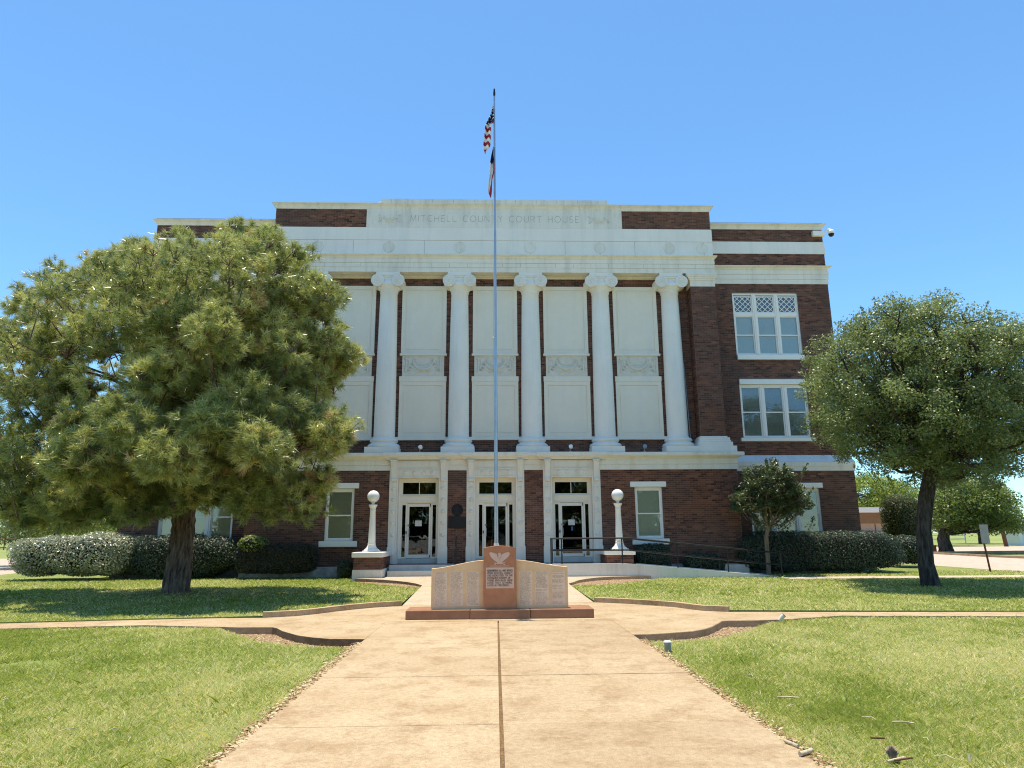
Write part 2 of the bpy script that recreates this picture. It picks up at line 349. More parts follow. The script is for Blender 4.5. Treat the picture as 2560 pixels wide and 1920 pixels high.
# lawns
BEDL = [(-1.75, 9.45), (-2.3, 9.62), (-2.75, 9.86), (-3.34, 10.3), (-3.94, 11.12), (-4.36, 11.68)]
BEDR = [(2.05, 9.72), (2.5, 9.76), (2.89, 9.84), (3.29, 10.05), (3.95, 10.78), (4.5, 11.5), (4.9, 11.74)]
LNL = [(-46, -6), (-1.75, -6)]+BEDL+BL
LNR = [(2.05, -6), (46, -6)]+BR[::-1][0:]+BEDR[::-1]
LNR = [(2.05, -6), (46, -6), (46, 11.85), (9, 11.85), (6.08, 12.2), (4.95, 11.8)]+BEDR[::-1]
struct(MB().slab(LNL, -.4, -.03), 'lawn', 'turf'); struct(MB().slab(LNR, -.4, -.03), 'lawn', 'turf')
def off(c, d):      # offset a polyline sideways
    o = []
    for i, p in enumerate(c):
        a = c[max(i-1, 0)]; b = c[min(i+1, len(c)-1)]; dx, dy = b[0]-a[0], b[1]-a[1]; L = math.hypot(dx, dy)
        o.append((p[0]-dy/L*d, p[1]+dx/L*d))
    return o
UPLo = off(UPL, -.13); UPRo = off(UPR, .13)
RLo = [(-2.02, 19.3), (-2.55, 19.85), (-3.3, 20.7), (-4.0, 21.6), (-4.45, 22.3)]
RRo = [(2.3, 19.45), (2.9, 19.65), (3.5, 20.05), (4.35, 20.95), (5.36, 22.3), (5.5, 22.5)]
LUL = [(-18.9, 12.45)]+TL[1:]+[UPLo[-1]]+UPLo[::-1]+[(-1.86, 14.9), (-1.9, 19.25)]+RLo+[(-4.42, 24.5), (-14, 24.9), (-14.4, 36), (-20.5, 36), (-19.5, 28.9)]
LUR = [(18.8, 12.46)]+TR[1:]+[UPRo[-1]]+UPRo[::-1]+[(2.24, 15.2), (2.24, 19.4)]+RRo+[(9.3, 22.62), (9.3, 24.6), (14.3, 24.9), (14.6, 37), (19.2, 37), (18.75, 24.2)]
struct(MB().slab(LUL, -.4, .02), 'lawn', 'turf'); struct(MB().slab(LUR, -.4, .02), 'lawn', 'turf')
for nm, inner, outer, z in (('gravel_bed', LOWL[:-1], BEDL, -.105), ('gravel_bed', LOWR[:-1], BEDR, -.105), ('gravel_bed', REARL, [(-1.9, 19.25)]+RLo, .005), ('gravel_bed', REARR, [(2.24, 19.4)]+RRo, .005)):
    struct(MB().slab(list(inner)+list(outer)[::-1], -.39, z), nm, 'gravel')
def kerb_strip(c, d, z0, z1, w_=.13):
    o = off(c, d); m = MB()
    for i in range(len(c)-1): m.slab([c[i], c[i+1], o[i+1], o[i]], z0, z1)
    return struct(m, 'kerb', 'kerb')
kerb_strip(UPL, -.13, -.2, .095); kerb_strip(UPR, .13, -.2, .095)
def kerb_face(c, d, z0, zf):
    o = off(c, d); m = MB()
    for i in range(len(c)-1): m.slab([c[i], c[i+1], o[i+1], o[i]], z0, zf)
    return struct(m, 'kerb', 'kerb')
kerb_face(LOWL[:-1], -.012, -.2, -.004); kerb_face(LOWR[:-1], -.012+.024*0, -.2, -.004)
kerb_face(REARL, -.012, -.2, lambda x, y: zs(x, y)-.004); kerb_face(REARR, -.012, -.2, lambda x, y: zs(x, y)-.004)
struct(MB().slab([(9.25, 21.5), (18.8, 21.2), (18.8, 22.1), (9.25, 22.5)], -.3, .034), 'sidewalk', 'walk')
# streets beyond the lawn
struct(MB().slab([(18.9, -60), (30.4, -60), (30.4, 42), (31.5, 50), (60, 53), (60, 71), (28, 76), (19.6, 60), (19.3, 40), (18.9, 24)], -.4, -.1), 'street', 'street')
struct(MB().slab([(-19.6, -60), (-19.6, 28.9), (-21.0, 37), (-21.5, 57), (-90, 56), (-90, -60)], -.4, -.1), 'street', 'street')
struct(MB().slab([(-90, -8), (90, -8), (90, -40), (-90, -40)], -.4, -.095), 'street', 'street')
for c in ([(30.4, -20), (30.4, 42), (31.5, 50), (60, 53)],):
    kerb_strip(c, -.25, -.2, .03)
# ------------------------------------------------------------------ the courthouse
XC = 0.2; Y0 = 24.8; YE = 24.9; YP = 25.38; YB = 25.46; YW = 25.82; YU = 25.98; YBACK = 44
HC = 8.87; HW = 13.8; HU = 13.68
CT = Th('courthouse', 'three-storey brown brick courthouse with six white columns across its front', 'building', (XC, Y0, 0))
def P(mb, name, mat, parent=None, **k): return CT.part(mb, name, mat, parent, **k)
CO, BL_ = .0720, .220
brick_t = []     # (mesh verts) collected for the stuff part
big = MB(); singles = []
def bricks(o, u, n, wd, z0, z1, opens=(), single=None):
    """bricks on a face: o = left end on the face, u along it, n outward"""
    rows_ = max(1, round((z1-z0)/CO)); ch = (z1-z0)/rows_; j = .0135
    for r in range(rows_):
        za = z0+r*ch+j/2; zb = z0+(r+1)*ch-j/2; x = -(BL_/2 if r % 2 else 0); zc = (za+zb)/2
        while x < wd:
            a, b = max(x, 0), min(x+BL_, wd); x += BL_
            segs = [(a, b)]
            for (p, q, e, f) in opens:
                if zb > e and za < f:
                    ns = []
                    for s_, t_ in segs:
                        if t_ <= p or s_ >= q: ns.append((s_, t_))
                        else:
                            if s_ < p: ns.append((s_, p))
                            if t_ > q: ns.append((q, t_))
                    segs = ns
            for s_, t_ in segs:
                if t_-s_ < .03: continue
                full = abs(t_-s_-BL_) < 1e-6
                t = min(1, max(0, random.gauss(.45, .22))); out = random.uniform(.007, .012)
                pa = (o[0]+u[0]*(s_+j/2), o[1]+u[1]*(s_+j/2)); pb = (o[0]+u[0]*(t_-j/2), o[1]+u[1]*(t_-j/2))
                if single and full and single(pa[0], zc): singles.append((pa, za, zb-za, t, out)); continue
                q0 = (pa[0]-n[0]*.004, pa[1]-n[1]*.004); q1 = (pb[0]-n[0]*.004, pb[1]-n[1]*.004)
                v = [(*q0, za), (*q1, za), (*q1, zb), (*q0, zb)]
                w_ = [(p_[0]+n[0]*out, p_[1]+n[1]*out, p_[2]) for p_ in ((*pa, za), (*pb, za), (*pb, zb), (*pa, zb))]
                big.add(v+w_, [(4, 5, 6, 7), (0, 1, 5, 4), (1, 2, 6, 5), (2, 3, 7, 6), (3, 0, 4, 7)], False, t)
def walled(mb, x0, x1, z0, z1, y0, y1, opens):
    xs = sorted({x0, x1, *[q for o in opens for q in o[:2]]}); zz = sorted({z0, z1, *[q for o in opens for q in o[2:]]})
    for i in range(len(xs)-1):
        col = []
        for k in range(len(zz)-1):
            cx, cz = (xs[i]+xs[i+1])/2, (zz[k]+zz[k+1])/2
            if any(o[0] < cx < o[1] and o[2] < cz < o[3] for o in opens): continue
            if col and abs(col[-1][1]-zz[k]) < 1e-9: col[-1][1] = zz[k+1]
            else: col.append([zz[k], zz[k+1]])
        for a, b in col: mb.box(xs[i], xs[i+1], y0, y1, a, b)
X = lambda q: XC+q
DOORS = (-2.765, 0, 2.765)
WINX = (-5.55, 5.55); WW = .5
fo = [(X(d)-.98, X(d)+.98, .3, 3.9) for d in DOORS]+[(X(x)-WW, X(x)+WW, 1.25, 3.09) for x in WINX]
W1 = (9.66, 12.36)       # wing window extents from the centre
wallm = MB()
walled(wallm, X(-HC), X(HC), .0, 4.1, Y0, Y0+.35, fo)
for s in (-1, 1):
    a, b = sorted((X(s*W1[0]), X(s*W1[1])))
    walled(wallm, min(X(s*(HC-.35)), X(s*HW)) if s < 0 else X(HC-.0), max(X(s*HW), X(s*HC)) if s > 0 else X(-HC+.0), 0, 4.05, YW, YW+.35, [(a, b, 1.25, 3.09)])
    walled(wallm, *sorted((X(s*8.5), X(s*HU))), 4.05, 14.0, YU, YU+.35, [(a, b, 5.03, 7.19), (a, b, 8.36, 11.0)])
    # returns between centre block and wings, outer sides, back
    wallm.box(*sorted((X(s*HC), X(s*(HC-.35)))), Y0+.35, YU+.34, 0, 4.08)
    wallm.box(*sorted((X(s*HW), X(s*(HW-.35)))), YW+.35, YBACK, 0, 4.05)
    wallm.box(*sorted((X(s*HU), X(s*(HU-.35)))), YU+.35, YBACK-.1, 4.05, 14.0)
    wallm.box(*sorted((X(s*8.6), X(s*8.2))), YE+.03, YU+.9, 12.9, 14.06)
wallm.box(X(-HU), X(HU), YBACK-.4, YBACK-.1, 0, 13.9)
wallm.box(X(-7.66), X(7.66), YB, YB+.35, 4.38, 12.0)      # recessed wall behind the columns
wallm.box(X(-8.58), X(8.58), YE+.02, YE+.4, 12.9, 14.02)    # attic
for s in (-1, 1):                                          # brick antae at the ends of the colonnade
    wallm.box(*sorted((X(s*7.65), X(s*8.6))), YE+.012, YU+.3, 4.9, 10.9)
wall = P(wallm, 'wall', 'mortar')
P(MB().box(X(-HU)+.3, X(HU)-.3, YU+.3, YBACK-.3, 13.3, 13.5), 'roof', 'roof')
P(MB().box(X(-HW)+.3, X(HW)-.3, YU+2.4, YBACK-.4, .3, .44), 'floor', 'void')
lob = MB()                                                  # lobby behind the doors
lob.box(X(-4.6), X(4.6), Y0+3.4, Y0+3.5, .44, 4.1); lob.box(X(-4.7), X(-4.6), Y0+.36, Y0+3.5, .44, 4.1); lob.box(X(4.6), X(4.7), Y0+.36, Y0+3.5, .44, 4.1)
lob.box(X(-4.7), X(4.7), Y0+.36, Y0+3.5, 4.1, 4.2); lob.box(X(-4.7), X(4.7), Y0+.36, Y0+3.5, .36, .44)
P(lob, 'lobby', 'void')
# brick skins
nearc = lambda x, z: True
bricks((X(-HC), Y0), (1, 0), (0, -1), 2*HC, .38, 3.72, [(a-X(-HC), b-X(-HC), c, d) for a, b, c, d in
       [(p, q, .3, 3.9) for p, q in [(X(d)-1.04, X(d)+1.04) for d in DOORS]]+[(X(x)-WW, X(x)+WW, 1.25, 3.09) for x in WINX]
       + [(X(x)-.66, X(x)+.66, 3.085, 3.285) for x in WINX]+[(X(x)-.67, X(x)+.67, 1.045, 1.255) for x in WINX]], lambda x, z: True)
for s in (-1, 1):
    xl = X(HC) if s > 0 else X(-HW); wd = HW-HC
    lo = lambda a: (X(s*a)-xl)
    p, q = sorted((lo(W1[0]), lo(W1[1])))
    bricks((xl, YW), (1, 0), (0, -1), wd, .38, 3.72, [(p, q, 1.25, 3.09), (p-.12, q+.12, 3.085, 3.285), (p-.12, q+.12, 1.045, 1.255)])
    xl = X(8.6) if s > 0 else X(-HU); wd = HU-8.6; p, q = sorted((X(s*W1[0])-xl, X(s*W1[1])-xl))
    bricks((xl, YU), (1, 0), (0, -1), wd, 4.36, 11.38, [(p, q, 5.03, 7.19), (p, q, 8.36, 11.0), (p-.0, q+.0, 7.16, 7.38), (p-.12, q+.12, 4.89, 5.04), (p, q, 8.16, 8.37)])
    bricks((xl, YU), (1, 0), (0, -1), wd, 12.13, 12.70); bricks((xl, YU), (1, 0), (0, -1), wd, 13.23, 13.79)
    a, b = sorted((X(s*5.05), X(s*8.58))); bricks((a, YE+.02), (1, 0), (0, -1), b-a, 13.25, 14.03)
    a, b = sorted((X(s*7.65), X(s*8.6))); bricks((a, YE+.012), (1, 0), (0, -1), b-a, 4.95, 10.85)
    if s > 0:
        bricks((X(7.65), YB), (0, -1), (-1, 0), YB-YE-.012, 4.95, 10.85)
        bricks((X(8.6), YE+.02), (0, 1), (1, 0), 1.0, 12.2, 14.03)
        bricks((X(8.6), YE+.012), (0, 1), (1, 0), YU-YE-.02, 4.95, 10.85); bricks((X(HC), Y0), (0, 1), (1, 0), YW-Y0-.01, .38, 3.72)
        bricks((X(HW), YW), (0, 1), (1, 0), 17.9, .38, 3.72); bricks((X(HU), YU), (0, 1), (1, 0), 17.9, 4.36, 11.38)
    else:
        bricks((X(-7.65), YE+.012), (0, 1), (1, 0), YB-YE-.012, 4.95, 10.85)
        bricks((X(-8.6), YE+1.0), (0, -1), (-1, 0), .98, 12.2, 14.03)
        bricks((X(-HW), YW+17.9), (0, -1), (-1, 0), 17.9, .38, 3.72); bricks((X(-HU), YU+17.9), (0, -1), (-1, 0), 17.9, 4.36, 11.38)
bricks((X(-7.64), YB), (1, 0), (0, -1), 15.28, 4.42, 11.4)
vis = [s for s in singles if -5.0 < s[0][0] < 9]
vis.sort(key=lambda s: math.hypot(s[0][0], s[1]-1.4)+(3 if s[1] < .75 else 0))
tints = [.1, .25, .4, .5, .6, .75, .9]
bm_ = [MB().box(.0055, BL_-.0080, -.010, .004, 0, .0585, 0, t).mesh('brick', M['brick'], True) for t in tints]
for k, (pa, za, hh, t, out) in enumerate(vis):
    if k < 300:
        o = link(D.objects.new('brick', min(zip(tints, bm_), key=lambda q: abs(q[0]-t))[1]), wall)
        o.location = (pa[0]-.0055-XC, random.uniform(-.002, .002), za)
        o.scale = (1, 1, hh/.0585)
    else: big.add([(pa[0]+dx, Y0+dy, za+dz) for dy in (.004, -out) for dx, dz in ((0, 0), (BL_-.0135, 0), (BL_-.0135, hh), (0, hh))], [(4, 5, 6, 7), (0, 1, 5, 4), (1, 2, 6, 5), (2, 3, 7, 6), (3, 0, 4, 7)], False, t)
keep = {id(s) for s in vis}
for s in singles:
    if id(s) not in keep:
        pa, za, hh, t, out = s
        big.add([(pa[0]+dx, Y0+dy, za+dz) for dy in (.004, -out) for dx, dz in ((0, 0), (BL_-.0135, 0), (BL_-.0135, hh), (0, hh))], [(4, 5, 6, 7), (0, 1, 5, 4), (1, 2, 6, 5), (2, 3, 7, 6), (3, 0, 4, 7)], False, t)
P(big, 'brickwork', 'brick', tint=True, kind='stuff')
# plinth
for s in (-1, 1):
    P(MB().box(*sorted((X(s*4.64), X(s*(HC+.05)))), Y0-.09, Y0-.002, -.2, .375, .02), 'plinth', 'plinth')
    P(MB().box(*sorted((X(s*(HC+.06)), X(s*(HW+.06)))), YW-.08, YW-.002, -.2, .375, .02), 'plinth', 'plinth')
# belt course and balcony cornice over the ground floor
def course(x0, x1, y, z0, z1, proj, mat, name, prof=None, ret=0, parent=None):
    """moulding along x with profile [(proj fraction, z fraction)]; mitred returns of length ret at both ends"""
    prof = prof or [(0, 0), (1, .0), (1, 1), (0, 1)]
    pr = [(proj*a, z0+(z1-z0)*b) for a, b in prof]; m = MB()
    secs = [(x0, y+ret, (-1, 0)), (x0, y, (-1, -1)), (x1, y, (1, -1)), (x1, y+ret, (1, 0))] if ret else [(x0, y, (0, -1)), (x1, y, (0, -1))]
    n = len(pr); v = []; f = []
    for (sx, sy_, d) in secs:
        for (q, z) in pr: v.append((sx+d[0]*q, sy_+d[1]*q, z))
    for i in range(len(secs)-1):
        for k in range(n-1): f.append((i*n+k, (i+1)*n+k, (i+1)*n+k+1, i*n+k+1))
    m.add(v, f); m.add(v[:n], [tuple(range(n))]); m.add(v[-n:], [tuple(range(n-1, -1, -1))])
    return P(m, name, mat, parent)
COR = [(0, 0), (.12, .0), (.2, .18), (.45, .3), (.8, .42), (.86, .5), (1, .52), (1, .92), (.95, 1), (0, 1)]
CAV = [(0, 0), (.1, .0), (.2, .2), (.4, .5), (.8, .75), (.85, .8), (1, .82), (1, 1), (0, 1)]
course(X(-HC), X(HC), Y0-.002, 3.72, 4.09, .05, 'cream', 'belt_course', [(0, 0), (.8, 0), (.8, .46), (.5, .48), (.5, .52), (1, .54), (1, 1), (0, 1)], ret=.9)
course(X(-HC), X(HC), Y0-.002, 4.09, 4.34, .24, 'cream', 'balcony_cornice', COR, ret=.9)
P(MB().box(X(-HC)-.1, X(HC)+.1, Y0-.1, YB+.3, 4.30, 4.352), 'balcony_floor', 'stone')
for s in (-1, 1):
    a, b = sorted((X(s*(HC+.0)), X(s*HW)))
    course(a, b, YW-.002, 3.74, 4.08, .05, 'cream', 'belt_course', [(0, 0), (.6, 0), (.6, .5), (1, .52), (1, 1), (0, 1)], ret=1.2 if s else 0)
    m = MB(); zt = 4.36
    m.add([(a-.05*(s < 0), YW-.056, 4.082), (b+.05*(s > 0), YW-.056, 4.082), (b-.1*(s > 0), YU-.004, zt), (a+.1*(s < 0), YU-.004, zt), (a-.05*(s < 0), YU+.2, 4.082), (b+.05*(s > 0), YU+.2, 4.082)],
          [(0, 1, 2, 3), (1, 5, 2), (0, 3, 4)])
    m.add([((b if s > 0 else a)+.05*s, YW-.05, 4.083), ((b if s > 0 else a)+.05*s, YBACK, 4.083), ((b if s > 0 else a)-.1*s, YBACK, zt), ((b if s > 0 else a)-.1*s, YU, zt)], [(0, 1, 2, 3) if s > 0 else (3, 2, 1, 0)])
    P(m, 'sloped_ledge', 'slope')
# wing cornices and bands
for s in (-1, 1):
    a, b = sorted((X(s*8.62), X(s*HU)))
    for nm, z0, z1, pj, pf in (('architrave', 11.38, 11.58, .03, None), ('architrave', 11.58, 11.78, .045, None), ('architrave', 11.78, 11.97, .06, None)):
        course(a, b, YU-.002, z0, z1-.004, pj, 'stone', nm, [(0, 0), (.92, 0), (.92, .04), (1, .05), (1, .97), (.9, 1), (0, 1)], ret=17)
    course(a, b, YU-.002, 11.97, 12.135, .17, 'stone', 'cornice', CAV, ret=17)
    course(a, b, YU-.002, 12.70, 13.23, .035, 'column', 'band', None, ret=17)
    course(a, b, YU-.002, 13.79, 14.02, .15, 'stone', 'cornice', CAV, ret=17)
    P(MB().box(a+.3*(s > 0), b-.0*(s > 0) if s > 0 else b-.3, YU-.12, YU+.1, 14.022, 14.045), 'flashing', 'bronze')
# entablature, frieze, attic
ea, eb = X(-8.6), X(8.6)
ent = MB().box(ea, eb, YE+.01, YE+.55, 11.41, 12.9); P(ent, 'entablature', 'stone')
for z0, z1, pj in ((11.40, 11.59, .02), (11.59, 11.77, .035), (11.77, 11.93, .05)):
    course(ea, eb, YE+.01, z0, z1-.004, pj, 'stone', 'architrave', [(0, 0), (.85, 0), (.85, .03), (1, .05), (1, .97), (.8, 1), (0, 1)], ret=1.0)
course(ea, eb, YE+.01, 11.93, 12.10, .15, 'stone', 'cornice', CAV, ret=1.0)
course(ea, eb, YE+.01, 12.10, 12.712, .02, 'column', 'frieze', None, ret=1.0)
course(ea, eb, YE+.01, 12.724, 13.25, .03, 'column', 'frieze', None, ret=1.0)
cs = 2.758
for q in [-8.2]+[cs*(k-2.5) for k in range(6)]+[8.2]:
    x = X(q)
    m = MB(); n = 28
    ring = lambda r, y: [(x+r*math.cos(2*math.pi*k/n), y, 12.435+r*math.sin(2*math.pi*k/n)) for k in range(n)]
    rr = [ring(.235, YE-.012), ring(.225, YE-.03), ring(.19, YE-.032), ring(.17, YE-.018)]
    v = [p for r in rr for p in r]; f = [(i*n+k, i*n+(k+1) % n, (i+1)*n+(k+1) % n, (i+1)*n+k) for i in range(3) for k in range(n)]
    m.add(v, f); m.add(rr[-1], [tuple(range(n))]); P(m, 'frieze_disc', 'stone_attic')
att = MB().box(X(-5.05), X(5.05), YE-.022, YE+.3, 13.252, 14.03)
attic = P(att, 'inscription_panel', 'stone_attic')
course(ea, eb, YE+.01, 14.03, 14.25, .14, 'stone_attic', 'cornice', CAV, ret=1.0)
pp = MB().prism([(X(-4.8), 14.25), (X(4.8), 14.25), (X(4.45), 14.44), (X(-4.45), 14.44)], YE+.02, YE+.5)
pp.box(X(-4.47), X(4.47), YE-.13, YE+.0, 14.252, 14.42); P(pp, 'parapet', 'stone_attic')
P(MB().box(X(-8.5), X(8.5), YE+.3, YE+6, 13.7, 14.2), 'attic_roof', 'roof')
joints = MB()
for k in range(-12, 13):
    if k % 2 == 0: joints.box(X(k*.69)-.004, X(k*.69)+.004, YE-.0135, YE-.009, 12.12, 12.70)
    joints.box(X(k*.69+.3)-.003, X(k*.69+.3)+.003, YE-.0265, YE-.021, 11.6, 11.76)
for k in range(-5, 6): joints.box(X(k*.82)-.004, X(k*.82)+.004, YE-.134, YE-.128, 14.26, 14.41)
P(joints, 'stone_joints', 'groove')
# stroke alphabet
arc = lambda cx, cz, rx, rz, a, b, n=8: [(cx+rx*math.cos(math.radians(a+(b-a)*i/n)), cz+rz*math.sin(math.radians(a+(b-a)*i/n))) for i in range(n+1)]
FNT = {'A': [[(0, 0), (.32, 1), (.64, 0)], [(.13, .38), (.51, .38)]], 'B': [[(0, 0), (0, 1), (.3, 1)]+arc(.3, .76, .24, .24, 90, -90)+[(0, .52)], [(.3, .52)]+arc(.32, .26, .26, .26, 90, -90)+[(0, 0)]],
 'C': [arc(.4, .5, .4, .5, 50, 310, 12)], 'D': [[(0, 0), (0, 1), (.25, 1)]+arc(.25, .5, .38, .5, 90, -90, 10)+[(0, 0)]], 'E': [[(.5, 0), (0, 0), (0, 1), (.5, 1)], [(0, .52), (.42, .52)]],
 'F': [[(0, 0), (0, 1), (.5, 1)], [(0, .52), (.4, .52)]], 'G': [arc(.4, .5, .4, .5, 50, 320, 12)+[(.72, .45), (.45, .45)]], 'H': [[(0, 0), (0, 1)], [(.6, 0), (.6, 1)], [(0, .52), (.6, .52)]],
 'I': [[(0, 0), (0, 1)]], 'L': [[(0, 1), (0, 0), (.48, 0)]], 'M': [[(0, 0), (.08, 1), (.4, .1), (.72, 1), (.8, 0)]], 'N': [[(0, 0), (0, 1), (.6, 0), (.6, 1)]], 'O': [arc(.42, .5, .42, .5, 0, 360, 16)],
 'R': [[(0, 0), (0, 1), (.28, 1)]+arc(.28, .75, .25, .25, 90, -90)+[(0, .5)], [(.25, .5), (.56, 0)]], 'S': [arc(.27, .74, .25, .26, 40, 270, 8)+arc(.27, .24, .27, .26, 90, -140, 8)], 'T': [[(0, 1), (.62, 1)], [(.31, 1), (.31, 0)]],
 'U': [[(0, 1), (0, .3)]+arc(.3, .3, .3, .3, 180, 360, 8)+[(.6, 1)]], 'V': [[(0, 1), (.3, 0), (.6, 1)]], 'W': [[(0, 1), (.2, 0), (.42, .9), (.64, 0), (.84, 1)]], 'Y': [[(0, 1), (.3, .5), (.6, 1)], [(.3, .5), (.3, 0)]], ' ': [], '/': [[(0, 0), (.3, 1)]]}
ADV = {ch: (max([p[0] for st in q for p in st]) if q else .3) for ch, q in FNT.items()}
def text(mb, s, xa, xb, zb, h, y, wd, gap=.28, fit=True):
    tot = sum(ADV[c]*h+gap*h for c in s)-gap*h; k = (xb-xa)/tot if fit else 1; x = xa
    for c in s:
        for st in FNT[c]: mb.ribbon([(x+p[0]*h*k, zb+p[1]*h) for p in st], wd, y)
        x += (ADV[c]*h+gap*h)*k
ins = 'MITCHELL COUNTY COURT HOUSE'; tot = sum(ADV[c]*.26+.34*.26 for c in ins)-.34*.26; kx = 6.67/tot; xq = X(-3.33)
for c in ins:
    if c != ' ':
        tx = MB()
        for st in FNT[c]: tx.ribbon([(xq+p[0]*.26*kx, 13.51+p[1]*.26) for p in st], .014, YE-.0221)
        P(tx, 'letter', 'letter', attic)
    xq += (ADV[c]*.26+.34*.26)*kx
def garland(cx, z, w_, h, y, small=False):
    m = MB(); r = h*.045
    for s in (-1, 1):
        m.tube([(cx+s*w_*.42, y, z+h*.42), (cx+s*w_*.42, y, z+h*.12), (cx+s*w_*.425, y, z-h*.38)], [r*1.3, r*.9, r*1.5], 6)
        m.lathe((cx+s*w_*.42, y, z+h*.32), [(0, -r*2.2), (r*1.8, -r), (r*2.2, 0), (r*1.8, r), (0, r*2.2)], 10, cap=False)
        m.tube([(cx+s*w_*(.38-.04*math.sin(t*.5)), y, z+h*(.3-.06*t)) for t in range(9)], r*.7, 5)
        for q in range(5):
            a = random.uniform(-.3, .4); m.tube([(cx+s*w_*(.18+.04*q), y, z+h*(.38-.16*q)), (cx+s*w_*(.22+.04*q), y, z+h*(.30-.14*q+a*.15)), (cx+s*w_*(.17+.03*q), y, z+h*(.22-.13*q))], [r*.5, r, r*.4], 5)
    m.tube([(cx+w_*.26*math.cos(t), y, z+h*.28-h*.5*math.sin(t)) for t in [math.pi*i/12 for i in range(13)]], [r*(.7+1.1*math.sin(math.pi*i/12)) for i in range(13)], 7)
    m.tube([(cx+w_*.2*math.cos(t), y, z+h*.28-h*.28*math.sin(t)) for t in [math.pi*i/10 for i in range(11)]], r*.6, 5)
    for q in range(9):
        t = math.pi*(q+.5)/9; m.lathe((cx+w_*.25*math.cos(t), y-.004, z+h*.26-h*.5*math.sin(t)), [(0, -r*1.4), (r*1.3, -r*.5), (r*1.3, r*.5), (0, r*1.4)], 7, cap=False)
    m.tube([(cx-w_*.2, y, z-h*.34), (cx-w_*.1, y, z-h*.38), (cx+w_*.1, y, z-h*.38), (cx+w_*.2, y, z-h*.33)], r*.7, 5)
    return m
for s in (-1, 1): P(garland(X(s*4.15), 13.62, .95, .42, YE-.02), 'garland', 'relief', attic)
# columns
for k in range(6):
    x = X(cs*(k-2.5)); yc = 25.3
    base = MB().box(x-.615, x+.615, yc-.615, yc+.1, 4.354, 4.575, .015)
    base.lathe((x, yc, 4.575), [(.57, 0), (.60, .05), (.595, .1), (.55, .15), (.50, .16), (.47, .19), (.47, .21), (.50, .23), (.525, .27), (.50, .32), (.45, .34), (.425, .36)], 40)
    sh = MB(); pr = [(.42, 0), (.41, .02), (.395, .07)]+[(.393-.062*(t/12)**1.6, .07+5.62*t/12) for t in range(1, 13)]+[(.345, 5.70), (.355, 5.73), (.345, 5.76)]
    sh.lathe((x, yc, 4.935), pr, 40)
    cap = MB(); yf = yc-.36
    cap.lathe((x, yc, 10.69), [(.335, 0), (.36, .05), (.43, .13), (.47, .2), (.475, .26), (.44, .30), (.40, .42)], 32)
    cap.box(x-.46, x+.46, yc-.42, yc+.15, 11.255, 11.40, .02)
    cap.box(x-.40, x+.40, yf-.04, yc+.15, 11.09, 11.262)
    for s in (-1, 1):
        # volute cylinders run front to back with a raised spiral
        n = 26; cxv, czv = x+s*.395, 11.055
        ring = lambda r, y: [(cxv+r*math.cos(2*math.pi*q/n), y, czv+r*math.sin(2*math.pi*q/n)) for q in range(n)]
        rr = [ring(.245, yc+.1), ring(.215, yc-.15), ring(.24, yf-.05), ring(.25, yf-.075), ring(.235, yf-.09), ring(.20, yf-.075)]
        v = [p for q in rr for p in q]; cap.add(v, [(i*n+q, (i+1)*n+q, (i+1)*n+(q+1) % n, i*n+(q+1) % n) for i in range(5) for q in range(n)], True)
        cap.add(rr[-1], [tuple(range(n))]); cap.add(rr[0], [tuple(range(n-1, -1, -1))])
        sp_ = [(cxv+s*-1*(.205-.175*t/40)*math.cos(t*.42+1.57)*1, yf-.078, czv+(.205-.175*t/40)*math.sin(t*.42+1.57)) for t in range(41)]
        cap.tube(sp_, .017, 5); cap.lathe((cxv, yf-.08, czv), [(0, -.045), (.04, -.02), (.04, .02), (0, .045)], 10, cap=False)
    cap.tube([(x-.38, yf-.06, 11.23), (x, yf-.06, 11.19), (x+.38, yf-.06, 11.23)], .02, 6)
    for q in range(7): cap.lathe((x-.15+.05*q, yc-.445, 10.90), [(0, -.05), (.022, -.02), (.024, .02), (0, .05)], 8, cap=False)
    sho = P(sh, 'column', 'column'); P(base, 'column_base', 'column', sho); P(cap, 'capital', 'column', sho)
# antae caps and bases
for s in (-1, 1):
    a, b = sorted((X(s*7.65), X(s*8.6)))
    m = MB(); m.box(a-.015, b+.015, YE-.003, YU+.2, 10.86, 11.1)
    for q, (z, pj) in enumerate(((11.1, .06), (11.17, .10), (11.24, .15), (11.31, .19))): m.box(a-pj*.9, b+pj*.5, YE-pj*.5, YU+.1-q*.01, z, z+.072)
    P(m, 'pilaster_capital', 'stone')
    m = MB(); m.box(a-.17, b+.30, YE-.22, YU+.05, 4.354, 4.575, .01)
    for z, h, pj in ((4.575, .16, .14), (4.735, .07, .10), (4.805, .10, .08), (4.905, .06, .03)): m.box(a-pj, b+pj*1.4, YE-pj, YU+.05+z*.001, z, z+h-.003, .02)
    P(m, 'pilaster_base', 'column')
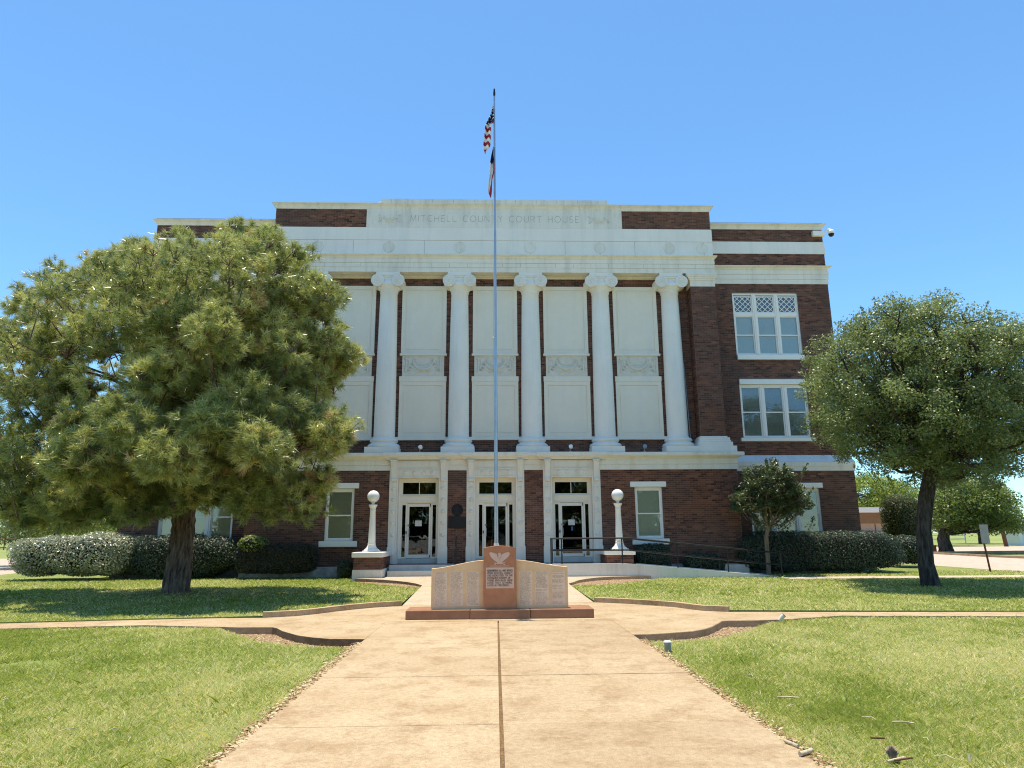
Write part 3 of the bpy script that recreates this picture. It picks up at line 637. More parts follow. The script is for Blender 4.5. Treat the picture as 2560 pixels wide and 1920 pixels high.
# bays between the columns
soff = MB().box(X(-7.6), X(7.6), YE+.18, YB-.012, 11.402, 11.42); soff.box(X(-7.6), X(7.6), YB-.09, YB-.013, 11.32, 11.4); soff.box(X(-7.6), X(7.6), YB-.15, YB-.092, 11.36, 11.4)
P(soff, 'soffit', 'cream')
for k in range(-2, 3):
    x = X(k*cs)
    def framed(z0, z1, hw, name):
        m = MB(); b = .14
        m.box(x-hw, x+hw, YP+.03, YB-.012, z0, z1)
        m.box(x-hw, x-hw+b, YP, YP+.03, z0, z1); m.box(x+hw-b, x+hw, YP, YP+.03, z0, z1); m.box(x-hw+b, x+hw-b, YP, YP+.03, z1-b*1.1, z1); m.box(x-hw+b, x+hw-b, YP, YP+.03, z0, z0+b)
        m.box(x-hw+b+.03, x+hw-b-.03, YP+.018, YP+.03, z0+b+.03, z1-b*1.1-.03)
        return P(m, name, 'panel')
    framed(8.25, 11.0, .865, 'upper_panel'); framed(5.02, 7.16, .885, 'lower_panel')
    P(MB().box(x-.90, x+.90, YP-.06, YB-.012, 8.17, 8.25, .008), 'ledge', 'panel')
    rel = P(MB().box(x-.80, x+.80, YP+.005, YB-.012, 7.36, 8.168), 'relief_panel', 'relief')
    P(garland(x, 7.80, 1.55, .74, YP+.002), 'garland', 'relief', rel)
    P(MB().box(x-.90, x+.90, YP-.015, YB-.012, 7.162, 7.358, .006), 'ledge', 'panel')
    P(MB().box(x-1.02, x+1.02, YP-.07, YB-.012, 4.90, 5.018, .008), 'sill', 'panel')
# entrances
def recess_ring(m, x0, x1, z0, z1, y0, y1, b):
    m.box(x0, x0+b, y0, y1, z0, z1); m.box(x1-b, x1, y0, y1, z0, z1); m.box(x0+b, x1-b, y0, y1, z1-b, z1)
for di, d in enumerate(DOORS):
    x = X(d); ZT = 3.45; yd = Y0+.24
    m = MB()
    for s in (-1, 1):
        a, b = sorted((x+s*1.04, x+s*.73)); m.box(a, b, Y0-.07, Y0+.30, 1.03, 4.085)
        a2, b2 = sorted((x+s*1.06, x+s*.715)); m.box(a2, b2, Y0-.10, Y0+.302, .455, 1.03, .012)
        a3, b3 = sorted((x+s*.985, x+s*.79)); m.box(a3, b3, Y0-.082, Y0-.07, 1.10, 3.3)
        a4, b4 = sorted((x+s*.77, x+s*.73)); m.box(a4, b4, Y0-.09, Y0-.07, 1.035, ZT)
    m.box(x-.73, x+.73, Y0-.068, Y0+.30, ZT, 4.084); m.box(x-.77, x+.77, Y0-.088, Y0-.07, ZT, ZT+.05)
    m.box(x-.68, x+.68, Y0-.080, Y0-.068, 3.53, 3.72); m.box(x-.74, x+.74, Y0-.10, Y0-.068, 3.75, 3.785); m.box(x-.66, x+.66, Y0-.078, Y0-.068, 3.84, 4.07)
    sur = P(m, 'entrance_surround', 'cream')
    for s in (-1, 1):
        for z in (3.06, 2.66, 2.25, 1.85, 1.44, 1.20)[:5]:
            P(MB().tube([(x+s*.887, Y0-.07, z), (x+s*.887, Y0-.10, z), (x+s*.887, Y0-.112, z), (x+s*.887, Y0-.13, z)], [.072, .07, .045, .012], 14), 'rosette', 'cream', sur)
        xc = x+s*.887
        br = MB().prism([(0, 0)], 0, 0) if False else MB()
        prof = [(-.07, 3.30), (-.16, 3.32), (-.175, 3.40), (-.14, 3.47), (-.15, 3.6), (-.2, 3.85), (-.24, 3.98), (-.24, 4.03), (-.07, 4.03)]
        w0 = .075; n = len(prof)
        v = [(xc-w0-(z-3.3)*.03, Y0+q, z) for q, z in prof]+[(xc+w0+(z-3.3)*.03, Y0+q, z) for q, z in prof]
        br.add(v, [(i, i+n, i+1+n, i+1) for i in range(n-1)]+[tuple(range(n)), tuple(range(2*n-1, n-1, -1))])
        br.box(xc-.125, xc+.125, Y0-.27, Y0-.07, 4.03, 4.08); br.tube([(xc-.07, Y0-.12, 3.36), (xc+.07, Y0-.12, 3.36)], .055, 12)
        br.prism([(xc-.06, 3.29), (xc+.06, 3.29), (xc, 3.18)], Y0-.11, Y0-.07)
        P(br, 'bracket', 'cream', sur)
    for q in range(4): P(MB().tube([(x-.48+.32*q, Y0-.08, 3.625), (x-.48+.32*q, Y0-.094, 3.625), (x-.48+.32*q, Y0-.1, 3.625)], [.075, .07, .03], 14), 'rosette', 'cream', sur)
    course(x-1.145, x+1.145, Y0-.16, 4.095, 4.348, .14, 'cream', 'cornice_block', COR, ret=.14, parent=sur)
    # door set
    fr = MB(); recess_ring(fr, x-.73, x+.73, .63, ZT, yd, yd+.12, .10)
    fr.box(x-.63, x+.63, yd+.0, yd+.12, 2.60, 2.82); fr.box(x-.65, x+.65, yd-.04, yd, 2.80, 2.835); fr.box(x-.63, x+.63, yd-.02, yd, 2.6, 2.64)
    fr.box(x-.63, x+.63, yd+.03, yd+.10, 2.56, 2.60)
    fr.box(x-.63, x-.598, yd+.03, yd+.10, .63, 2.56); fr.box(x+.598+.02, x+.63, yd+.03, yd+.10, .63, 2.56)
    fr.box(x-.475, x-.425, yd+.02, yd+.11, .63, 2.56); fr.box(x+.44, x+.495, yd+.02, yd+.11, .63, 2.56)
    for a, b in ((-.598, -.475), (.495, .618)): fr.box(x+a, x+b, yd+.03, yd+.10, .63, .68); fr.box(x+a, x+b, yd+.03, yd+.10, 2.50, 2.56)
    frame = P(fr, 'door_frame', 'door_frame')
    P(MB().box(x-.73, x+.73, yd-.14, yd+.3, .455, .628, .008), 'threshold', 'step', frame)
    for a, b in ((-.598, -.475), (.495, .618)): P(MB().box(x+a, x+b, yd+.06, yd+.066, .68, 2.50), 'sidelight', 'door_glass', frame)
    tr = MB(); tr.box(x-.63, x+.63, yd+.03, yd+.09, 2.835, 2.89); tr.box(x-.63, x+.63, yd+.03, yd+.09, 3.30, 3.35); tr.box(x-.63, x-.59, yd+.03, yd+.09, 2.89, 3.30); tr.box(x+.59, x+.63, yd+.03, yd+.09, 2.89, 3.30); tr.box(x-.012, x+.012, yd+.03, yd+.09, 2.89, 3.30)
    tro = P(tr, 'transom', 'door_frame')
    for a, b in ((-.59, -.012), (.012, .59)): P(MB().box(x+a, x+b, yd+.055, yd+.061, 2.89, 3.30), 'pane', 'door_glass', tro)
    lf = MB(); lf.box(x-.42, x-.345, yd+.03, yd+.09, .645, 2.55); lf.box(x+.365, x+.435, yd+.03, yd+.09, .645, 2.55); lf.box(x-.345, x+.365, yd+.03, yd+.09, .645, .76); lf.box(x-.345, x+.365, yd+.03, yd+.09, 2.44, 2.55)
    leaf = P(lf, 'door', 'door_frame')
    P(MB().box(x-.345, x+.365, yd+.055, yd+.062, .76, 2.44), 'pane', 'door_glass', leaf)
    P(MB().tube([(x-.36, yd+.03, 1.78), (x-.36, yd-.01, 1.78)], .035, 14).tube([(x-.33, yd+.02, 1.66), (x-.33, yd-.06, 1.64), (x-.33, yd-.06, 1.40), (x-.33, yd+.02, 1.38)], .014, 8), 'handle', 'grey_metal', leaf)
    P(MB().box(x-.46, x-.425, yd-.005, yd+.025, 1.48, 1.58), 'lock', 'black_iron', leaf)
    P(MB().box(x+.40, x+.425, yd+.005, yd+.03, 2.44, 2.54).box(x+.40, x+.425, yd+.005, yd+.03, .66, .74), 'hinge', 'black_iron', leaf)
    bars = MB().box(x-.345, x+.365, yd+.066, yd+.09, 1.535, 1.56)
    if di == 2: bars.box(x-.345, x+.365, yd+.066, yd+.09, 1.30, 1.325)
    P(bars, 'push_bar', 'door_frame', leaf)
    if di != 1: P(MB().box(x-.13, x+.11, yd+.047, yd+.0545, 1.75, 1.95), 'notice', 'paper', leaf)
    if di == 2: P(MB().box(x-.03, x+.04, yd+.047, yd+.0545, 1.56, 1.70), 'sticker', 'blue', leaf)
# pieces seen inside the middle door
sb = MB().box(X(-.30), X(.36), yd+.30, yd+.32, 1.50, 1.74); bn = P(sb, 'sign_board', 'paper'); tm = MB(); text(tm, 'C', X(-.22), X(-.12), 1.56, .11, yd+.299, .02); text(tm, 'TER', X(.12), X(.32), 1.56, .11, yd+.299, .02); P(tm, 'sign_lettering', 'red_dark', bn)
P(MB().box(X(-.6), X(.36), yd+.7, yd+.74, 1.05, 2.0), 'banner', 'red_dark'); P(MB().box(X(.22), X(.4), yd+.6, yd+.62, .7, 1.5), 'poster', 'paper')
P(MB().box(X(-2.9-.3), X(-2.9+.2), Y0+1.5, Y0+1.55, .6, 2.2), 'hall_screen', 'grey_metal')
# windows
def window(x0, x1, z0, z1, y, n, mid=None, blind='shade', lattice=None, lintel=None, sill=None, slats=False, name='window'):
    m = MB(); b = .06; yf = y+.05
    m.box(x0, x0+b, yf, yf+.12, z0, z1); m.box(x1-b, x1, yf, yf+.12, z0, z1); m.box(x0+b, x1-b, yf, yf+.12, z1-b*1.4, z1); m.box(x0+b, x1-b, yf, yf+.12, z0, z0+b)
    mw = .15; cw = (x1-x0-2*b-(n-1)*mw)/n; cells = []
    for k in range(n):
        a = x0+b+k*(cw+mw); cells.append((a, a+cw))
        if k < n-1: m.box(a+cw, a+cw+mw, yf-.015, yf+.12, z0+b, z1-b*1.4); m.box(a+cw+mw/2-.012, a+cw+mw/2+.012, yf-.03, yf-.015, z0+b, z1-b*1.4)
    zt = lattice[0] if lattice else z1-b*1.4
    if lattice: m.box(x0+b, x1-b, yf+.0, yf+.115, lattice[0]-.06, lattice[0]+.08)
    fo_ = P(m, name, 'white')
    zt2 = zt-.06 if lattice else zt; zm = mid or (z0+zt2)/2
    for (a, c) in cells:
        s_ = MB(); t = .045
        for (za, zb, yy) in ((z0+b, zm+.02, yf+.055), (zm-.02, zt2, yf+.025)):
            s_.box(a, a+t, yy, yy+.03, za, zb); s_.box(c-t, c, yy, yy+.03, za, zb); s_.box(a+t, c-t, yy, yy+.03, za, za+t); s_.box(a+t, c-t, yy, yy+.03, zb-t, zb)
        P(s_, 'sash', 'white', fo_)
        P(MB().box(a+t, c-t, yf+.066, yf+.071, z0+b+t, zm-.02), 'pane', 'glass', fo_); P(MB().box(a+t, c-t, yf+.036, yf+.041, zm+.02, zt2-t), 'pane', 'glass', fo_)
        if slats:
            bl = MB(); q = z0+b
            while q < zt2:
                bl.add([(a, yf+.09, q), (c, yf+.09, q), (c, yf+.105, q+.034), (a, yf+.105, q+.034)], [(0, 1, 2, 3)]); q += .042
            P(bl, 'blind', 'blind', fo_, kind='stuff')
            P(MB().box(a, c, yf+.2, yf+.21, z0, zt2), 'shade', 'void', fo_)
        else: P(MB().box(a-.02, c+.02, yf+.10, yf+.11, z0, zt2+.02), 'shade', blind, fo_)
        if lattice:
            la, lb = lattice[0]+.08, lattice[1]; q = MB(); q.box(a, a+t, yf+.03, yf+.06, la, lb); q.box(c-t, c, yf+.03, yf+.06, la, lb); q.box(a+t, c-t, yf+.03, yf+.06, la, la+t); q.box(a+t, c-t, yf+.03, yf+.06, lb-t, lb)
            ia, ib, iz, iw = a+t, c-t, la+t, lb-t; W_, H_ = ib-ia, iw-iz; ns = 3.0; st = W_/ns
            for sg in (-1, 1):
                for kk in range(-6, 8):
                    ofs = kk*st*1.0; pts = []
                    x_a = ia+ofs; # line x = x_a + (z-iz)*sg*k
                    for zz in np.linspace(iz, iw, 25):
                        xx = x_a+(zz-iz)*sg*1.0
                        if ia <= xx <= ib: pts.append((xx, zz))
                    if len(pts) > 1: q.ribbon([pts[0], pts[-1]], .027, yf+.045-.001*sg, .014)
            P(q, 'lattice', 'white', fo_); P(MB().box(a+t, c-t, yf+.062, yf+.066, iz, iw), 'pane', 'glass', fo_); P(MB().box(a, c, yf+.2, yf+.21, la, lb), 'shade', 'blue_grey', fo_)
    if lintel: P(MB().box(x0-lintel[2], x1+lintel[2], y-.06, y+.049, lintel[0], lintel[1], .012), 'lintel', 'white', fo_)
    if sill: P(MB().box(x0-sill[2], x1+sill[2], y-.10, y+.049, sill[0], sill[1], .012), 'sill', 'white', fo_)
    return fo_
for x in WINX: window(X(x)-WW, X(x)+WW, 1.252, 3.088, Y0, 1, 2.14, 'shade_green', lintel=(3.09, 3.28, .155), sill=(1.05, 1.25, .165))
for s in (-1, 1):
    a, b = sorted((X(s*W1[0]), X(s*W1[1])))
    window(a, b, 1.252, 3.088, YW, 3, 2.14, 'shade', lintel=(3.09, 3.28, .12), sill=(1.05, 1.25, .12), slats=(s > 0))
    window(a, b, 5.032, 7.165, YU, 3, 6.06, 'shade', lintel=(7.168, 7.37, .0), sill=(4.90, 5.03, .12), slats=True)
    window(a, b, 8.362, 10.998, YU, 3, 9.22, 'shade', lattice=(10.08, 10.88), sill=(8.17, 8.36, .0))
# downpipes, conduit
P(MB().tube([(X(8.93), YW-.05, .4), (X(8.93), YW-.05, 2.2)], .03, 8), 'downpipe', 'wood_dark')
P(MB().tube([(X(-8.93), YW-.05, .4), (X(-8.93), YW-.05, 2.2)], .03, 8), 'downpipe', 'grey_metal')
P(MB().tube([(X(7.33), 25.42, 7.9), (X(7.36), 25.25, 4.75), (X(7.36), 25.1, 4.5)], .022, 8).tube([(X(7.22), 25.44, 7.85), (X(7.22), 25.44, 4.8)], .018, 8), 'conduit', 'grey_metal')
# steps, landing, pedestals
stp = MB().box(X(-3.6), X(1.75), 23.4, Y0-.11, -.2, .28, .012).box(X(-3.6), X(1.75), 23.76, Y0-.108, .2, .452, .012)
P(stp, 'step', 'step'); P(MB().box(X(-3.6), X(1.75), 23.80, Y0-.10, .44, .457), 'landing', 'landing')
for s in (-1, 1):
    a, b = sorted((X(s*3.70), X(s*4.59))); y0 = 22.75 if s < 0 else 23.25
    ped = P(MB().box(a-.03, b+.03, y0-.03, Y0-.02, -.2, .36, .03), 'pedestal', 'painted_concrete')
    P(MB().box(a+.01, b-.01, y0+.01, Y0-.011, .36, .74), 'pedestal_core', 'mortar', ped)
    big = MB(); bricks((a+.01, y0+.01), (1, 0), (0, -1), b-a-.02, .365, .735); bricks((b-.01, y0+.01), (0, 1), (1, 0), Y0-y0-.03, .365, .735); bricks((a+.01, Y0-.02), (0, -1), (-1, 0), Y0-y0-.03, .365, .735)
    P(big, 'brickwork', 'brick', ped, tint=True, kind='stuff')
    P(MB().box(a-.06, b+.06, y0-.06, Y0-.012, .742, .90, .02), 'pedestal_cap', 'white', ped)
# ------------------------------------------------------------------ lamps, ramp, rails
def lamp(x, label):
    y = 23.42; t = Th('lamp_post', label, 'lamp post', (x, y, .90), 'white globe lamp posts flanking the entrance')
    t.part(MB().box(x-.26, x+.26, y-.26, y+.26, .902, .945, .008).lathe((x, y, .945), [(.25, 0), (.245, .03), (.20, .06), (.165, .10), (.14, .16), (.128, .20), (.135, .205), (.135, .225), (.122, .23)], 24), 'base', 'white')
    t.part(MB().lathe((x, y, 1.17), [(.122, 0), (.112, .4), (.098, .8), (.092, 1.06), (.10, 1.07), (.10, 1.09), (.092, 1.10), (.095, 1.16), (.115, 1.20), (.135, 1.23), (.145, 1.25), (.145, 1.28), (.11, 1.285)], 24), 'shaft', 'white')
    t.part(MB().lathe((x, y, 2.45), [(.06, 0), (.045, .03), (.05, .05), (.075, .08)], 20), 'neck', 'door_frame')
    t.part(MB().lathe((x, y, 2.72), [(.205*math.sin(math.pi*i/20)+.0001, -.205*math.cos(math.pi*i/20)) for i in range(21)], 32), 'globe', 'globe')
lamp(-3.94, 'white globe lamp post on the pedestal left of the entrance steps')
lamp(4.36, 'white globe lamp post standing behind the ramp railing')
rp = Th('wheelchair_ramp', 'white painted concrete ramp sloping down right from the entrance', 'ramp', (5.5, 22.65, 0))
rz = lambda x: .475 if x < 4.4 else max(.04, .475-(x-4.4)*.088)
pts = [(2.0, .475), (4.4, .475), (9.35, .04)]
m = MB(); m.prism([(2.0, -.2), (9.35, -.2), (9.35, .045), (4.4, .49), (2.0, .49)], 22.58, 22.74); rp.part(m, 'side_wall', 'painted_concrete')
m = MB(); m.prism([(1.98, -.2), (9.4, -.2), (9.4, .04), (4.4, .455), (1.98, .455)], 22.742, 23.66); m.box(1.98, 3.86, 23.662, Y0-.11, -.2, .452); rp.part(m, 'ramp_surface', 'step')
rp.part(MB().prism([(4.95, -.2), (9.35, -.2), (9.35, .06), (4.95, .45)], 23.662, 23.74), 'side_wall', 'painted_concrete')
rp.part(MB().box(2.5, 3.55, 23.9, 24.5, .457, .468), 'door_mat', 'black_iron')
hr = Th('ramp_railing', 'black pipe railing with two rails along the entrance ramp', 'railing', (5.5, 22.65, .4))
zt = lambda x: 1.29 if x < 4.5 else 1.29-(x-4.5)*.1035
for i, (yy, xs_, x0, x1) in enumerate(((22.66, (2.33, 4.3, 6.1, 7.75, 9.5), 2.0, 9.8), (23.7, (4.32, 6.15, 7.8), 2.05, 9.0))):
    for q in (0, .38):
        hr.part(MB().tube([(x0, yy, zt(x0)-q), (4.5, yy, zt(4.5)-q), (9.5 if i == 0 else x1, yy, zt(9.5 if i == 0 else x1)-q)]+([(x1, yy, zt(9.5)-q+.005)] if i == 0 else []), .024, 8), 'rail', 'black_iron')
    for x in xs_: hr.part(MB().tube([(x, yy, rz(x)-.02), (x, yy, zt(x))], .022, 8), 'post', 'black_iron')
for y in (23.0, 23.5): hr.part(MB().tube([(2.05, y, .45), (2.05, y, 1.28)], .02, 8), 'post', 'black_iron')
sh_ = Th('step_handrail', 'black handrail rising over the entrance steps by the brick pier', 'railing', (-1.17, 23.4, 0))
sh_.part(MB().tube([(-1.17, 23.35, .98), (-1.17, 23.5, 1.02), (-1.17, 24.2, 1.36), (-1.17, 24.5, 1.36)], .021, 8), 'rail', 'black_iron')
sh_.part(MB().tube([(-1.17, 23.5, .1), (-1.17, 23.5, 1.02)], .024, 8), 'post', 'black_iron'); sh_.part(MB().tube([(-1.17, 24.2, .45), (-1.17, 24.2, 1.36)], .024, 8), 'post', 'black_iron')
# plaques between the first two doors
m = MB(); xc, zc, n = -1.165, 2.30, 30
t = Th('round_plaque', 'round dark bronze medallion on the brick pier left of the middle door', 'plaque', (xc, Y0, zc))
t.part(MB().tube([(xc, Y0-.012, zc), (xc, Y0-.035, zc)], .205, 32, smooth=False), 'disc', 'bronze')
m = MB().tube([(xc+.19*math.cos(a), Y0-.037, zc+.19*math.sin(a)) for a in [2*math.pi*i/32 for i in range(33)]], .012, 6)
m.tube([(xc+.14*math.cos(a), Y0-.037, zc+.14*math.sin(a)) for a in [2*math.pi*i/32 for i in range(33)]], .006, 5)
star = [((.1 if i % 2 == 0 else .042)*math.sin(math.pi*i/5), (.1 if i % 2 == 0 else .042)*math.cos(math.pi*i/5)) for i in range(10)]
m.prism([(xc+a, zc+b) for a, b in star], Y0-.048, Y0-.035); t.part(m, 'rim', 'bronze')
t = Th('tablet', 'dark rectangular bronze tablet mounted under the round medallion', 'plaque', (-1.165, Y0, 1.85))
t.part(MB().box(-1.48, -.85, Y0-.045, Y0-.012, 1.66, 2.06, .008), 'tablet_plate', 'bronze')
t.part(MB().prism([(-1.33, 2.06), (-1.0, 2.06), (-1.08, 2.09), (-1.165, 2.10), (-1.25, 2.09)], Y0-.04, Y0-.012), 'crest', 'bronze')
# floodlights on the balcony ledge and the security camera
for x, lb, mt in ((-2.53, 'small floodlight on the balcony ledge above the left door', 'white'), (2.95, 'small round white floodlight on the balcony ledge above the right door', 'white'), (5.68, 'small floodlight on the balcony ledge in the rightmost bay', 'grey_metal')):
    t = Th('floodlight', lb, 'floodlight', (x, 24.72, 4.35), 'floodlights on the balcony ledge')
    t.part(MB().tube([(x-.02, 24.72, 4.352), (x-.02, 24.72, 4.48)], .018, 8).box(x-.06, x+.03, 24.68, 24.76, 4.352, 4.385), 'bracket', 'grey_metal')
    t.part(MB().tube([(x, 24.66, 4.57), (x+.015, 24.74, 4.53), (x+.02, 24.78, 4.51)], [.075, .07, .03], 14), 'lamp_head', mt)
t = Th('security_camera', 'white dome security camera on a bracket at the top right roof corner', 'camera', (13.75, 25.9, 13.6))
t.part(MB().box(13.42, 13.9, 25.80, 25.96, 13.46, 13.68, .01), 'mount_box', 'white')
t.part(MB().tube([(13.86, 25.86, 13.56), (14.02, 25.85, 13.72), (14.16, 25.84, 13.76), (14.20, 25.84, 13.72)], .045, 10), 'arm', 'white')
t.part(MB().lathe((14.20, 25.84, 13.56), [(.11, 0), (.125, .03), (.125, .1), (.09, .16), (.04, .19)], 20), 'housing', 'white')
t.part(MB().lathe((14.20, 25.84, 13.56), [(.02, -.13), (.08, -.10), (.112, -.04), (.115, 0)], 20), 'dome', 'black_iron')
# ------------------------------------------------------------------ memorial and flagpole
mon = Th('war_memorial', 'granite memorial with red eagle slab between two tan name panels', 'memorial', (.17, 12.6, 0))
for a, b, y in ((-1.45, -.345, 12.29), (-.34, .69, 12.27), (.697, 1.80, 12.29)):
    mon.part(MB().box(a, b, y, 12.95, -.1, .152, .014), 'base_block', 'granite_base')
def topc(x0, x1, z0, z1, n=14): return [(x0+(x1-x0)*i/n, z0+(z1-z0)*(3*(i/n)**2-2*(i/n)**3)*.75+(z1-z0)*.25*(i/n)) for i in range(n+1)]
wl = mon.part(MB().prism([(-.115, .152), (-1.03, .152)]+topc(-1.03, -.115, .835, .972), 12.46, 12.64), 'name_wing', 'granite_tan')
wr = mon.part(MB().prism([(1.375, .152), (.465, .152)]+topc(1.375, .465, .85, .972)[::-1], 12.46, 12.64) if False else MB().prism([(.465, .152), (1.375, .152)]+topc(1.375, .465, .85, .972), 12.46, 12.64), 'name_wing', 'granite_tan')
slab = mon.part(MB().prism([(-.115, .152), (.46, .152), (.46, 1.19), (.38, 1.20), (.27, 1.217), (.17, 1.224), (.07, 1.217), (-.04, 1.20), (-.115, 1.19)], 12.385, 12.68), 'eagle_slab', 'granite_red')
def scribble(x0, x1, z0, z1, rows_, dens, y, mat, parent):
    m = MB()
    for r in range(rows_):
        z = z1-(z1-z0)*(r+.5)/rows_; x = x0+.01
        if random.random() > dens: continue
        xe = x1-random.uniform(.01, (x1-x0)*.3)
        while x < xe:
            h = (z1-z0)/rows_*.58
            if random.random() < .84:
                k = random.random()
                if k < .5: m.box(x, x+.0038, y-.0012, y, z-h/2, z+h/2)
                if k > .3: m.box(x, x+.006, y-.0014, y, z+random.choice((-.5, 0, .4))*h-.0014, z+random.choice((-.5, 0, .4))*h+.0016) if False else m.box(x, x+.0065, y-.0014, y, z+(k-.65)*h-.002, z+(k-.65)*h+.002)
            x += random.uniform(.0075, .011)
    mon.part(m, 'lettering', mat, parent, kind='stuff')
for (a, b, wg, dn) in ((-.975, -.755, wl, 1), (-.70, -.47, wl, 1), (-.41, -.185, wl, 1), (.515, .745, wr, 1), (.795, 1.035, wr, .85), (1.09, 1.325, wr, .6)):
    mon.part(MB().box(a, b, 12.457, 12.4605, .20, .785), 'name_panel', 'granite_pale', wg)
    scribble(a, b, .215, .775, 34, dn, 12.457, 'ink', wg)
mon.part(MB().box(-.07, .42, 12.381, 12.3855, .50, .853), 'inscription_plate', 'granite_pink', slab)
tm = MB()
for i, (s_, xe) in enumerate((('REMEMBERING ALL WHO SERVED', .395), ('FROM MITCHELL COUNTY', .395), ('AND DEDICATED TO THE', .395), ('CHERISHED MEMORY OF', .36), ('THOSE WHO GAVE THEIR', .39), ('LIVES THAT OTHERS', .38), ('LIVED IN FREEDOM', .32))):
    text(tm, s_, -.045, xe, .785-i*.0415, .028, 12.381, .0048, .3)
mon.part(tm, 'lettering', 'ink', slab)
eg = MB(); ex = lambda zx: .17+(zx-682)*.00053; ez = lambda zy: 1.118-(zy-262)*.00053
for poly in ([(335, 290), (390, 265), (490, 295), (590, 330), (612, 420), (640, 470), (665, 480), (665, 640), (590, 600), (480, 510), (400, 430), (355, 360)],
             [(630, 330), (640, 300), (680, 290), (720, 305), (722, 420), (700, 470), (655, 470), (632, 420), (645, 350)],
             [(740, 350), (850, 300), (960, 262), (1025, 300), (1000, 390), (930, 460), (860, 510), (740, 610), (672, 620), (672, 482), (705, 476), (738, 430)],
             [(605, 605), (755, 612), (790, 640), (740, 662), (660, 650), (590, 668)], [(485, 605), (560, 608), (596, 635), (520, 688), (498, 668), (525, 640)], [(758, 605), (868, 602), (862, 628), (770, 635)], [(762, 640), (860, 650), (868, 684), (800, 668)]):
    eg.prism([(ex(a), ez(b)) for a, b in poly], 12.378+random.uniform(0, .002), 12.3855)
mon.part(eg, 'eagle', 'granite_pink', slab)
for q in (.882, .868): mon.part(MB().box(.17-.18+.02*(q > .87), .17+.17, 12.3825, 12.3853, q, q+.004), 'engraved_line', 'granite_pink', slab)
fp = Th('flagpole', 'tall thin galvanised flagpole rising behind the granite memorial', 'flagpole', (.115, 13.1, 0))
fp.part(MB().tube([(.12, 13.1, -.05), (.119, 13.1, 1.2), (.112, 13.1, 4.0), (.104, 13.1, 6.6), (.104, 13.1, 7.6)], [.040, .038, .035, .030, .028], 14), 'lower_pole', 'steel')
fp.part(MB().tube([(.103, 13.1, 7.6), (.1, 13.1, 9.5), (.096, 13.1, 10.75)], [.024, .021, .018], 12), 'upper_pole', 'steel')
fp.part(MB().tube([(.096, 13.1, 10.74), (.096, 13.1, 10.8), (.096, 13.1, 10.92)], [.02, .026, .016], 10), 'finial', 'black_iron')
fp.part(MB().lathe((.12, 13.1, -.02), [(.09, 0), (.085, .1), (.05, .16), (.048, 1.05), (.052, 1.2), (.046, 1.28)], 16), 'collar', 'white')
fp.part(MB().tube([(.075, 13.06, 5.26), (.06, 13.03, 5.26)], .018, 8).tube([(.086, 13.06, 5.3), (.072, 13.06, 10.7)], .004, 4), 'halyard', 'white')
def flag_mat(name, us):
    m = NT(name); uv = m.n('UVMap'); sep = m.n('SeparateXYZ'); m.l(uv.outputs[0], sep.inputs[0])
    def math_(op, a, b=None, c=None):
        q = m.n('Math', operation=op)
        for i, v in enumerate((a, b, c)):
            if v is None: continue
            if isinstance(v, (int, float)): q.inputs[i].default_value = v
            else: m.l(v, q.inputs[i])
        return q.outputs[0]
    U, V = sep.outputs[0], sep.outputs[1]
    red, white, blue = (.38, .03, .04), (.85, .84, .82), (.02, .028, .10)
    if us:
        odd = math_('GREATER_THAN', math_('MODULO', math_('MULTIPLY', V, 13), 2), 1); c = m.mix(odd, red, white)
        can = math_('MULTIPLY', math_('LESS_THAN', U, .4), math_('GREATER_THAN', V, 6/13)); c2 = m.mix(can, c, blue)
        vo = m.n('TexVoronoi'); vo.inputs['Scale'].default_value = 1; mp = m.n('Mapping'); mp.inputs['Scale'].default_value = (16, 11, 1); m.l(uv.outputs[0], mp.inputs[0]); m.l(mp.outputs[0], vo.inputs['Vector']); vo.inputs['Randomness'].default_value = 0.0
        st = math_('MULTIPLY', math_('LESS_THAN', vo.outputs['Distance'], .26), can); c = m.mix(st, c2, white)
    else:
        c = m.mix(math_('GREATER_THAN', V, .5), red, white); c = m.mix(math_('LESS_THAN', U, .333), c, blue)
        d = math_('ADD', math_('POWER', math_('MULTIPLY', math_('SUBTRACT', U, .166), 1.5), 2), math_('POWER', math_('SUBTRACT', V, .5), 2)); c = m.mix(math_('LESS_THAN', d, .014), c, white)
    m.col(c); m.rough(.8, .2); return m.m
